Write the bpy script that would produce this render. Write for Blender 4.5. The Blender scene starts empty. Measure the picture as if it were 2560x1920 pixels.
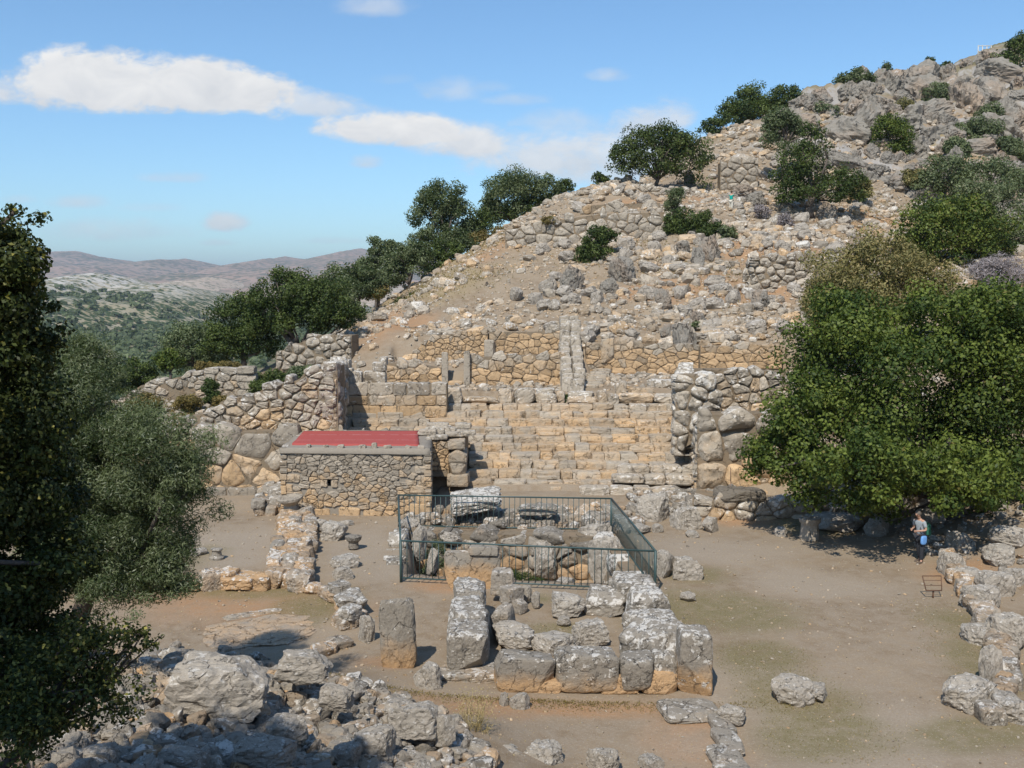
import bpy, bmesh, math, random
import numpy as np
from mathutils import Vector, Matrix
random.seed(7)
rng = np.random.default_rng(11)
S = bpy.context.scene
C = S.collection
# ------------------------------------------------------------ camera, light, sky, exposure
CAM_H = 9.4
PITCH = math.atan(0.094)
cam_d = bpy.data.cameras.new('camera'); cam = bpy.data.objects.new('camera', cam_d); C.objects.link(cam)
cam.location = (0, 0, CAM_H); cam.rotation_euler = (math.radians(90) - PITCH, 0, 0)
cam_d.sensor_width = 36; cam_d.lens = 36 * 1000 / 1024
cam_d.clip_start = 0.1; cam_d.clip_end = 40000
S.camera = cam
S.view_settings.view_transform = 'Standard'; S.view_settings.look = 'None'
S.view_settings.gamma = 1; S.view_settings.use_curve_mapping = False
S.view_settings.exposure = 0.02
try:
    S.cycles.max_bounces = 6; S.cycles.diffuse_bounces = 3; S.cycles.transmission_bounces = 3
    S.cycles.transparent_max_bounces = 4; S.cycles.volume_bounces = 0
except Exception: pass
TO_SUN = Vector((-0.26, -0.76, 0.95)).normalized()
sun_el = math.asin(TO_SUN.z); sun_az = math.atan2(TO_SUN.x, TO_SUN.y)
sl = bpy.data.lights.new('sun', 'SUN'); sl.energy = 4.7; sl.angle = math.radians(0.53); sl.color = (1, 0.94, 0.85)
so = bpy.data.objects.new('sun', sl); C.objects.link(so)
so.rotation_euler = TO_SUN.to_track_quat('Z', 'Y').to_euler(); so.location = (-30, -30, 60)

# ------------------------------------------------------------ pixel (1024x768) -> world helpers
cp, sp_ = math.cos(PITCH), math.sin(PITCH)
def ray(u, v):
    a = (u - 512) / 1000; b = (384 - v) / 1000
    return Vector((a, cp + b * sp_, b * cp - sp_))
def W(u, v, Y):
    d = ray(u, v); return Vector((0, 0, CAM_H)) + d * (Y / d.y)
def G(u, v, z=0.0):
    d = ray(u, v); return Vector((0, 0, CAM_H)) + d * ((z - CAM_H) / d.z)

# ------------------------------------------------------------ node helpers
class NT:
    def __init__(s, nt): s.nt = nt; nt.nodes.clear()
    def n(s, t, **k):
        nd = s.nt.nodes.new(t)
        for a, b in k.items():
            if a == 'ins':
                for i, val in b.items():
                    if isinstance(val, bpy.types.NodeSocket): s.nt.links.new(val, nd.inputs[i])
                    else: nd.inputs[i].default_value = val
            else: setattr(nd, a, b)
        return nd
    def link(s, a, b): s.nt.links.new(a, b)
    def m(s, op, a, b=None, c=None, clamp=False):
        ins = {0: a}
        if b is not None: ins[1] = b
        if c is not None: ins[2] = c
        return s.n('ShaderNodeMath', operation=op, use_clamp=clamp, ins=ins).outputs[0]
    def mix(s, f, a, b, bt='MIX'):
        nd = s.n('ShaderNodeMix', data_type='RGBA', blend_type=bt)
        for i, val in ((0, f), (6, a), (7, b)):
            if isinstance(val, bpy.types.NodeSocket): s.link(val, nd.inputs[i])
            else: nd.inputs[i].default_value = val if i == 0 else (tuple(val) + (1,) if len(val) == 3 else val)
        return nd.outputs[2]
    def ramp(s, f, pts, interp='LINEAR'):
        nd = s.n('ShaderNodeValToRGB'); s.link(f, nd.inputs[0]); cr = nd.color_ramp; cr.interpolation = interp
        while len(cr.elements) < len(pts): cr.elements.new(0.5)
        for e, (p, c) in zip(cr.elements, pts):
            e.position = p; e.color = (c, c, c, 1) if not isinstance(c, tuple) else (tuple(c) + (1,))
        return nd.outputs[0]
    def noise(s, vec, sc, det=4, rough=0.55, dist=0.0):
        nd = s.n('ShaderNodeTexNoise'); nd.inputs['Scale'].default_value = sc
        nd.inputs['Detail'].default_value = det; nd.inputs['Roughness'].default_value = rough
        nd.inputs['Distortion'].default_value = dist
        if vec is not None: s.link(vec, nd.inputs['Vector'])
        return nd.outputs['Fac']
    def voro(s, vec, sc, feature='F1'):
        nd = s.n('ShaderNodeTexVoronoi', feature=feature); nd.inputs['Scale'].default_value = sc
        s.link(vec, nd.inputs['Vector']); return nd

# ------------------------------------------------------------ world: sky with clouds (by direction)
wd = bpy.data.worlds.new('World'); S.world = wd; wd.use_nodes = True
t = NT(wd.node_tree)
SKY_STRENGTH = 0.11
sky = t.n('ShaderNodeTexSky', sky_type='NISHITA'); sky.sun_disc = False
sky.sun_elevation = sun_el; sky.sun_rotation = sun_az; sky.altitude = 350
sky.air_density = 1.0; sky.dust_density = 0.3; sky.ozone_density = 2.2
tc = t.n('ShaderNodeTexCoord')
sep = t.n('ShaderNodeSeparateXYZ', ins={0: tc.outputs['Generated']})
yy = t.m('MAXIMUM', t.m('ABSOLUTE', sep.outputs[1]), 0.15)
ca = t.m('DIVIDE', sep.outputs[0], yy); ce = t.m('DIVIDE', sep.outputs[2], yy)
cv = t.n('ShaderNodeCombineXYZ', ins={0: ca, 1: t.m('MULTIPLY', ce, 1.7), 2: 0.3}).outputs[0]
n1 = t.noise(cv, 11, 7, 0.6); n2 = t.noise(cv, 34, 6, 0.65, .3)
pert = t.m('ADD', t.m('MULTIPLY', t.m('SUBTRACT', n1, 0.5), 2.0), t.m('MULTIPLY', t.m('SUBTRACT', n2, 0.5), 1.5))
def cloud(u, v, ru, rv, dens, soft=0.5, amp=1.0, tilt=0.0):
    d = ray(u, v); a0 = d.x / d.y; e0 = d.z / d.y
    da = t.m('SUBTRACT', ca, a0); de = t.m('SUBTRACT', ce, e0)
    de = t.m('ADD', de, t.m('MULTIPLY', da, tilt))
    # flat base: below the centre the falloff is faster
    below = t.m('MULTIPLY', t.m('MINIMUM', de, 0.0), 1.5); above = t.m('MAXIMUM', de, 0.0)
    r2 = t.m('ADD', t.m('POWER', t.m('ABSOLUTE', t.m('DIVIDE', da, ru / 1000)), 2.0),
             t.m('POWER', t.m('ABSOLUTE', t.m('DIVIDE', t.m('ADD', below, above), rv / 1000)), 2.0))
    f = t.m('ADD', t.m('SUBTRACT', 1.0, r2), t.m('MULTIPLY', pert, amp))
    mr = t.n('ShaderNodeMapRange', interpolation_type='SMOOTHSTEP', ins={0: f, 1: 0.0, 2: soft * 1.15, 3: 0.0, 4: dens})
    lift = t.m('DIVIDE', de, rv / 1000)
    return mr.outputs[0], lift
clouds = [(100,86,128,42,1.0,.55,.85,.0),(205,88,110,38,1.0,.6,.9,.16),(300,104,90,20,.8,.9,1.0,.10),(-20,92,90,24,.9,.9,.9,0),(372,112,40,8,.4,1.2,1.0,.05),
          (398,133,88,25,1.0,.6,.8,.06),(470,148,85,28,.95,.8,.9,.08),(550,160,140,38,.85,.9,.9,.06),(610,168,120,40,.75,1.0,.8,0),(650,122,52,28,.75,1.0,1.0,-.2),
          (608,77,28,11,.6,1.2,.8,0),(365,163,22,11,.75,1.0,.7,0),(374,8,48,15,.5,1.3,.9,0),(225,224,28,14,.8,.9,.8,0),(700,150,60,22,.45,1.5,.9,0),(490,88,30,9,.4,1.4,.9,0),(640,168,90,24,.55,1.5,.8,0),
          (170,178,44,9,.55,1.3,.9,0),(120,232,95,17,.55,1.4,1.0,0),(78,203,38,10,.55,1.3,.9,0),(150,208,40,7,.3,1.3,.9,0),(330,241,46,6,.35,1.3,.9,0),
          (215,243,22,6,.4,1.2,.9,0),(450,92,48,18,.5,1.3,1.0,0),(515,100,42,10,.45,1.2,1.0,0),(560,125,55,20,.5,1.2,1.0,0),(20,200,22,7,.35,1.4,.9,0),(390,80,34,8,.25,1.5,1.0,0)]
tot = None; lit = None
for c in clouds:
    f, l = cloud(*c)
    ll = t.m('MULTIPLY', f, t.m('MULTIPLY_ADD', l, 0.5, 0.5, clamp=True))
    tot = f if tot is None else t.m('MAXIMUM', tot, f)
    lit = ll if lit is None else t.m('MAXIMUM', lit, ll)
shade = t.m('MULTIPLY_ADD', t.m('SUBTRACT', t.noise(cv, 18, 6, .62, .5), 0.5), 1.7, t.m('MULTIPLY_ADD', lit, 0.9, 0.15), clamp=True)
ccol = t.mix(shade, (6.3, 6.5, 6.8), (8.8, 8.7, 8.5))
# keep the blue a little deeper than the raw model, as the picture shows it
skyc = t.mix(1.0, sky.outputs[0], (1.00, 1.30, 1.46), 'MULTIPLY')
col = t.mix(tot, skyc, ccol)
bg = t.n('ShaderNodeBackground', ins={0: col, 1: SKY_STRENGTH})
out = t.n('ShaderNodeOutputWorld'); t.link(bg.outputs[0], out.inputs[0])

# ------------------------------------------------------------ object helpers
def tag(o, label=None, cat=None, group=None, kind=None):
    if label: o['label'] = label
    if cat: o['category'] = cat
    if group: o['group'] = group
    if kind: o['kind'] = kind
    return o
def empty(name, loc, label=None, cat=None, group=None, rz=0):
    o = bpy.data.objects.new(name, None); C.objects.link(o); o.location = loc; o.rotation_euler = (0, 0, rz)
    o.empty_display_size = 0.2
    return tag(o, label, cat, group)
class MB:
    """collects numpy geometry; verts are world positions, origin subtracted on build"""
    def __init__(s): s.v = []; s.f4 = []; s.f3 = []; s.c = []; s.n = 0
    def add(s, v, f4=None, f3=None, col=(0.3, 0.5, 0.5)):
        v = np.asarray(v, float)
        if f4 is not None and len(f4): s.f4.append(np.asarray(f4, int) + s.n)
        if f3 is not None and len(f3): s.f3.append(np.asarray(f3, int) + s.n)
        cc = np.asarray(col, float)
        if cc.ndim == 1: cc = np.tile(cc, (len(v), 1))
        s.c.append(cc); s.v.append(v); s.n += len(v)
    def build(s, name, mat, parent=None, origin=None, smooth=True):
        v = np.concatenate(s.v); c = np.concatenate(s.c)
        f4 = np.concatenate(s.f4) if s.f4 else np.zeros((0, 4), int)
        f3 = np.concatenate(s.f3) if s.f3 else np.zeros((0, 3), int)
        if parent is not None: origin = parent['_o'] if '_o' in parent else (0, 0, 0)
        elif origin is None:
            origin = (float((v[:, 0].min() + v[:, 0].max()) / 2), float((v[:, 1].min() + v[:, 1].max()) / 2), float(v[:, 2].min()))
        org = np.array(origin, float)
        me = bpy.data.meshes.new(name)
        me.vertices.add(len(v)); me.vertices.foreach_set('co', (v - org).astype(np.float32).ravel())
        nl = len(f4) * 4 + len(f3) * 3
        me.loops.add(nl); me.loops.foreach_set('vertex_index', np.concatenate([f4.ravel(), f3.ravel()]).astype(np.int32))
        me.polygons.add(len(f4) + len(f3))
        ls = np.concatenate([np.arange(len(f4)) * 4, len(f4) * 4 + np.arange(len(f3)) * 3]).astype(np.int32)
        me.polygons.foreach_set('loop_start', ls)
        me.polygons.foreach_set('use_smooth', np.full(len(ls), bool(smooth) and not mat.get('flat', False)))
        at = me.attributes.new('col', 'FLOAT_COLOR', 'POINT')
        at.data.foreach_set('color', np.concatenate([c, np.ones((len(c), 1))], 1).astype(np.float32).ravel())
        me.update(calc_edges=True); me.validate()
        me.materials.append(mat)
        o = bpy.data.objects.new(name, me); C.objects.link(o)
        if parent is not None: o.parent = parent
        else: o.location = origin
        return o
def thing(name, loc, label, cat, group=None):
    o = empty(name, loc, label, cat, group); o['_o'] = [float(q) for q in loc]; THINGS.append(o); return o
THINGS = []

# ------------------------------------------------------------ numpy noise
def _h(ix, iy, iz, seed):
    n = (ix * 374761393 + iy * 668265263 + iz * 2147483647 + seed * 974634777) & 0xffffffff
    n = ((n ^ (n >> 13)) * 1274126177) & 0xffffffff
    n = (n ^ (n >> 16)) & 0xffff
    return n / 32767.5 - 1
def noise3(p, seed=0):
    p = np.asarray(p, float); i = np.floor(p).astype(np.int64); f = p - i; f = f * f * (3 - 2 * f)
    r = 0
    for dx in (0, 1):
        wx = f[:, 0] if dx else 1 - f[:, 0]
        for dy in (0, 1):
            wy = f[:, 1] if dy else 1 - f[:, 1]
            for dz in (0, 1):
                wz = f[:, 2] if dz else 1 - f[:, 2]
                r = r + wx * wy * wz * _h(i[:, 0] + dx, i[:, 1] + dy, i[:, 2] + dz, seed)
    return r
def fbm(p, oct=4, seed=0, gain=0.5):
    p = np.asarray(p, float); a = 1; r = 0; t_ = 0
    for k in range(oct):
        r = r + a * noise3(p * 2 ** k + 17.3 * k, seed + k); t_ += a; a *= gain
    return r / t_
def fbm2(x, y, sc, oct=4, seed=0, gain=0.5):
    x = np.asarray(x, float); y = np.asarray(y, float)
    p = np.stack([x.ravel() / sc, y.ravel() / sc, np.full(x.size, 3.7)], 1)
    return fbm(p, oct, seed, gain).reshape(x.shape)
def sst(a, b, x):
    q = np.clip((x - a) / (b - a), 0, 1); return q * q * (3 - 2 * q)
# ------------------------------------------------------------ terrain
CT = []
def cp_(*pts):
    for u, v, Y in pts: CT.append(tuple(W(u, v, Y)))
def cw(*pts): CT.extend(pts)
for x in (-16, -11, -6, -2, 2, 6, 10, 14):
    for y in (24, 28, 32, 36, 40): cw((x, y, 0.0))
cw((-3, 20, 0), (1, 19, 0), (5, 18, 0), (9, 18, 0), (14, 19, .1), (19, 22, .5), (19, 30, .8), (18, 36, .9), (23, 28, 2.2), (24, 38, 3.5), (22, 16, .6))
cw((-6, 43.5, .1), (-2, 43.5, .2), (3, 43, .3), (8, 42, .35), (12, 41.5, .8), (-11, 43, .1), (-14, 44, .2))
# foreground mound at the left, rising to the camera
cp_((200, 668, 20.5), (330, 676, 20.5), (415, 712, 19.3), (130, 668, 20), (445, 775, 17.0), (100, 785, 13.5), (250, 785, 14.2), (400, 790, 15.3))
cw((-14, 20, 2.6), (-8, 23, .6), (-13, 24, .7), (0, 3, 7.4), (-4, 3, 7.3), (-7, 8, 5.2), (-3, 9, 4.6), (0, 9, 4.2), (3, 9, 3.6), (1, 13, 1.4), (5, 13, .7), (10, 12, .6), (3, 16, .1), (7, 3, 6.5), (-1, 17, .9), (-12, 12, 4.5), (0, -10, 9), (14, 5, 4.5), (-20, 0, 8.5), (25, 5, 5.5))
# left low ground behind the bastion, second ruin, edge
cp_((250, 425, 55), (200, 428, 54), (120, 440, 51), (60, 440, 50), (150, 405, 59), (230, 400, 60), (300, 385, 60), (110, 402, 61), (60, 420, 60))
cw((-22, 46, -.5), (-24, 38, -1.5), (-24, 30, -1.2), (-34, 40, -5), (-34, 60, -4), (-22, 24, .6), (-30, 20, .5), (-40, 10, 2), (-45, 30, -6), (-50, 80, -12), (-30, 75, -3.5), (-22, 78, -1.0), (-40, 100, -14), (-22, 100, -4))
# theatre top and terraces
cp_((350, 396, 53.5), (440, 390, 53.5), (560, 386, 55), (660, 386, 55), (400, 386, 56.5), (560, 382, 57), (650, 378, 57.5), (760, 378, 58))
cp_((430, 358, 60.4), (500, 356, 60.4), (560, 356, 60.4), (600, 372, 59.5), (700, 371, 59.5), (775, 368, 59.5))
cp_((420, 333, 63), (500, 330, 64), (575, 330, 64.5), (640, 342, 62.5), (700, 341, 62.5), (778, 344, 61.5))
cp_((345, 352, 63), (300, 372, 62), (360, 332, 68), (390, 325, 69))
cp_((450, 308, 70), (520, 300, 71), (600, 292, 72), (700, 302, 70), (790, 312, 67), (440, 288, 76), (500, 262, 81), (540, 258, 82), (600, 252, 82), (680, 252, 80), (760, 262, 77), (820, 275, 73))
cp_((560, 212, 91), (620, 208, 92), (680, 210, 91), (731, 209, 91), (790, 208, 91), (850, 216, 90), (890, 240, 85), (930, 262, 78))
# skyline of the near ridge
SK = [(345, 325, 77), (390, 308, 80), (433, 277, 84), (475, 250, 88), (505, 232, 92), (555, 201, 97), (605, 185, 101), (650, 182, 104)]
cp_(*SK)
for u, v, Y in SK:
    p = W(u, v, Y); cw((p.x - 5, p.y + 14, p.z - 4.5), (p.x - 14, p.y + 38, p.z - 16))
cp_((690, 190, 103), (720, 165, 109), (700, 140, 117), (735, 150, 112), (780, 170, 106), (840, 160, 108), (900, 190, 103), (760, 122, 122), (800, 104, 130), (860, 88, 137), (925, 76, 145), (985, 56, 154), (1024, 54, 158), (1100, 40, 164))
cp_((850, 130, 117), (900, 130, 119), (960, 100, 134), (1000, 140, 118), (1000, 190, 104), (950, 220, 93), (1020, 230, 92), (1100, 150, 112), (1100, 230, 90))
for u, v, Y in [(700, 140, 117), (760, 122, 122), (800, 104, 130), (860, 88, 137), (925, 76, 145), (985, 56, 154), (1100, 40, 164)]:
    p = W(u, v, Y); cw((p.x, p.y + 12, p.z - 1.5), (p.x - 4, p.y + 34, p.z - 14))
# slope behind the big oak
cp_((880, 300, 66), (960, 290, 66), (1030, 290, 66), (850, 380, 55), (930, 400, 51), (1010, 400, 50), (900, 470, 45.5), (1000, 470, 45), (800, 430, 49.5), (1080, 420, 46), (740, 395, 53.5))
CT = np.array(CT)
def _phi(r2): return np.sqrt(r2 + 1.5)
_d = ((CT[:, None, :2] - CT[None, :, :2]) ** 2).sum(2)
_A = _phi(_d) + np.eye(len(CT)) * -0.25
_P = np.concatenate([CT[:, :2] / 50, np.ones((len(CT), 1))], 1)
_M = np.block([[_A, _P], [_P.T, np.zeros((3, 3))]])
_w = np.linalg.solve(_M, np.concatenate([CT[:, 2], np.zeros(3)]))
# cistern pit: quad inside the fence
PIT = [(-3.6, 32.6), (3.7, 31.35), (3.5, 38.1), (-4.1, 39.0)]
# ground kept low in front of the standing walls
CUTS = [([(-14.5, 41.5), (-3.2, 41.5), (-3.2, 46.6), (-14.5, 46.6)], .15), ([(-3.3, 41.5), (8.4, 41.5), (8.4, 44.9), (-3.3, 44.9)], .38),
        ([(-8.3, 46.6), (-2.2, 46.6), (-2.2, 51.0), (-8.3, 51.0)], 1.6), ([(-2.4, 44.5), (9.2, 44.5), (9.2, 48), (-2.4, 48)], .6), ([(-2.4, 47.5), (9.2, 47.5), (9.2, 50.6), (-2.4, 50.6)], 1.6), ([(-2.4, 50.3), (9.2, 50.3), (9.2, 53.6), (-2.4, 53.6)], 2.75),
        ([(-8.3, 50.5), (-2.2, 50.5), (-2.2, 53.2), (-8.3, 53.2)], 2.6), ([(7.8, 39.0), (18, 38.0), (18, 43.0), (7.8, 43.0)], .35), ([(9.4, 43), (15, 43), (15, 47.3), (9.4, 47.3)], 2.9),
        ([(-7.5, 53.5), (3.6, 53.5), (3.6, 58.0), (-7.5, 58.0)], 3.95), ([(-7.5, 57.6), (3.6, 57.6), (3.6, 62.5), (-7.5, 62.5)], 5.05), ([(4.5, 55), (16.5, 55), (17.5, 60.8), (4.5, 60.8)], 4.3)]
def quad_mask(x, y, Q, soft):
    m = np.ones_like(x) * 1e9
    for i in range(4):
        x0, y0 = Q[i]; x1, y1 = Q[(i + 1) % 4]; L = math.hypot(x1 - x0, y1 - y0)
        m = np.minimum(m, ((x1 - x0) * (y - y0) - (y1 - y0) * (x - x0)) / L)
    return sst(0, soft, m)
def zt_base(x, y):
    x = np.asarray(x, float); y = np.asarray(y, float); sh = x.shape
    X = np.clip(x.ravel(), -60, 110); Y = np.clip(y.ravel(), -12, 200); z = np.zeros(len(X))
    for i in range(0, len(X), 20000):
        xx = X[i:i + 20000]; yy_ = Y[i:i + 20000]
        d2 = (xx[:, None] - CT[None, :, 0]) ** 2 + (yy_[:, None] - CT[None, :, 1]) ** 2
        z[i:i + 20000] = _phi(d2) @ _w[:len(CT)] + (xx * _w[-3] + yy_ * _w[-2]) / 50 + _w[-1]
    z = z.reshape(sh)
    far = np.maximum(sst(150, 320, np.hypot(x - 20, y - 60)), 0)
    return z * (1 - far) + (-30) * far
def zt(x, y):
    x = np.asarray(x, float); y = np.asarray(y, float)
    z = zt_base(x, y)
    hill = sst(58, 70, y + 0.0 * x) * (1 - sst(150, 240, y))
    agora = (1 - sst(40, 46, y)) * sst(19, 23, y + np.abs(x) * 0)
    crag = sst(96, 112, y) * sst(20, 34, x)
    z = z + fbm2(x, y, 5.0, 4, 3) * (0.10 + 0.75 * hill + 1.2 * crag) * (1 - 0.7 * agora) + np.abs(fbm2(x, y, 1.6, 3, 9)) * (0.03 + 0.30 * hill + 0.5 * crag)
    ledge = fbm2(x, y * 1.0, 9.0, 3, 29)
    z = z + crag * 1.8 * (np.abs(np.modf(z / 5.0 + ledge)[0]) - 0.5)
    for Q, zc in CUTS:
        m_ = quad_mask(x, y, Q, 0.35); z = z * (1 - m_) + np.minimum(z, zc + 0.05 * fbm2(x, y, 1.2, 2, 5)) * m_
    pit = quad_mask(x, y, PIT, 0.5 + 0.0 * x)
    z = z - pit * (2.15 + 0.35 * fbm2(x, y, 1.2, 3, 5))
    lip = quad_mask(x, y, [(-4.6, 38.4), (3.9, 37.4), (3.9, 40.0), (-4.8, 41.0)], 0.8)
    z = z + lip * (0.10 + 0.35 * np.maximum(fbm2(x, y, 1.5, 3, 6), 0)) * (1 - pit)
    return z
def zt1(x, y): return float(zt(np.array([x]), np.array([y]))[0])
def hit(u, v, y0=11.0, y1=190.0):
    """where the line of sight through a pixel first meets the ground"""
    d = ray(u, v); ys = np.concatenate([np.arange(y0, 60, 0.1), np.arange(60, y1, 0.25)])
    t_ = ys / d.y; zz = CAM_H + d.z * t_; g = zt(d.x * t_, ys)
    k = np.argmax(zz <= g)
    if not (zz <= g).any(): k = int(np.argmin(zz - g))
    return Vector((d.x * t_[k], ys[k], float(g[k])))

def fine_axis(lo, hi, step, olo, ohi, grow=1.13):
    a = list(np.arange(lo, hi + 1e-6, step)); s_ = step
    while a[-1] < ohi: s_ *= grow; a.append(a[-1] + s_)
    s_ = step
    while a[0] > olo: s_ *= grow; a.insert(0, a[0] - s_)
    return np.array(a)
def densify(knots):
    a = [knots[0][0]]
    for (p, st), (q, _) in zip(knots, knots[1:]):
        n = max(1, int(round((q - p) / st))); a += list(np.linspace(p, q, n + 1)[1:])
    return np.array(a)
ax_ = densify([(-60, 1.0), (-22, .35), (-14, .2), (10, .2), (22, .45), (85, 1.2), (120, 1.2)])
ay_ = densify([(-12, .8), (10, .25), (44, .25), (62, .3), (105, .4), (160, .9), (200, .9)])
def extend(a, lo, hi, grow=1.35):
    a = list(a); s_ = 3.0
    while a[-1] < hi: s_ *= grow; a.append(a[-1] + s_)
    s_ = 3.0
    while a[0] > lo: s_ *= grow; a.insert(0, a[0] - s_)
    return np.array(a)
gx = extend(ax_, -14000, 14000); gy = extend(ay_, -9000, 16000)
GX, GY = np.meshgrid(gx, gy)
GZ = zt(GX, GY)

# surface kinds (what the soil is made of), as weights painted on the vertices
def blob(x, y, cx, cy, rx, ry, seed, amp=0.6):
    return sst(1.1, 0.3, np.sqrt(((x - cx) / rx) ** 2 + ((y - cy) / ry) ** 2) + amp * fbm2(x, y, 1.8, 4, seed))
green = np.zeros_like(GX); gravel = np.zeros_like(GX); red = np.zeros_like(GX)
for u, v, rx, ry in [(725, 612, 3.0, 2.2), (670, 612, 1.8, 2.4), (955, 618, 1.5, 2.2), (975, 660, 1.2, 2.6), (700, 575, 1.4, 1.2), (765, 660, 1.6, 1.6), (830, 735, 1.8, 1.6), (318, 608, 1.6, 2.0), (255, 590, 3, 1.2), (815, 528, 1.8, 1.6), (560, 632, 1.3, 1.0), (985, 735, 2, 1), (545, 598, 1, .7), (180, 560, 2, 2), (800, 690, 1.6, 2)]:
    p = G(u, v); green = np.maximum(green, blob(GX, GY, p.x, p.y, rx, ry, 31))
for u, v, rx, ry in [(360, 550, 1.8, 4.0), (730, 548, 4.2, 2.6), (230, 545, 4, 4), (820, 580, 2.6, 2.2), (870, 740, 5, 2.6), (760, 690, 2.5, 2.5), (400, 560, 1.2, 4)]:
    p = G(u, v); gravel = np.maximum(gravel, blob(GX, GY, p.x, p.y, rx, ry, 37))
for u, v, rx, ry in [(560, 708, 4.5, .5), (390, 662, 1.2, .8), (250, 600, 5, 2.2), (480, 715, 1.5, .9), (960, 575, 2.2, 1.6), (745, 520, 2.2, 1.0), (700, 735, 1.2, 2), (440, 585, 1.8, 1.0)]:
    p = G(u, v); red = np.maximum(red, blob(GX, GY, p.x, p.y, rx, ry, 41))
for u, v, Y, rx, ry in [(720, 195, 95, 6, 3), (760, 250, 80, 6, 5), (700, 290, 72, 5, 4), (650, 300, 71, 5, 3), (770, 300, 70, 6, 3), (640, 205, 92, 5, 2), (1000, 150, 118, 9, 8), (880, 230, 90, 5, 5), (480, 250, 86, 4, 5), (390, 330, 68, 4, 6), (960, 170, 110, 5, 6), (840, 230, 88, 4, 4)]:
    p = W(u, v, Y); red = np.maximum(red, blob(GX, GY, p.x, p.y, rx, ry, 43))
dry = np.zeros_like(GX)
for u, v, Y, rx, ry in [(150, 420, 54, 6, 6), (250, 385, 60, 5, 4), (450, 290, 77, 5, 6), (480, 245, 88, 4, 5), (370, 300, 80, 6, 6), (930, 240, 85, 8, 6), (1000, 290, 70, 8, 6), (840, 190, 100, 5, 5), (940, 150, 112, 6, 6)]:
    p = W(u, v, Y); dry = np.maximum(dry, blob(GX, GY, p.x, p.y, rx, ry, 47))
gb = MB()
nx, ny = len(gx), len(gy)
idx = np.arange(nx * ny).reshape(ny, nx)
F = np.stack([idx[:-1, :-1].ravel(), idx[:-1, 1:].ravel(), idx[1:, 1:].ravel(), idx[1:, :-1].ravel()], 1)
gb.add(np.stack([GX.ravel(), GY.ravel(), GZ.ravel()], 1), F, col=np.stack([green.ravel(), gravel.ravel(), red.ravel()], 1))

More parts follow.
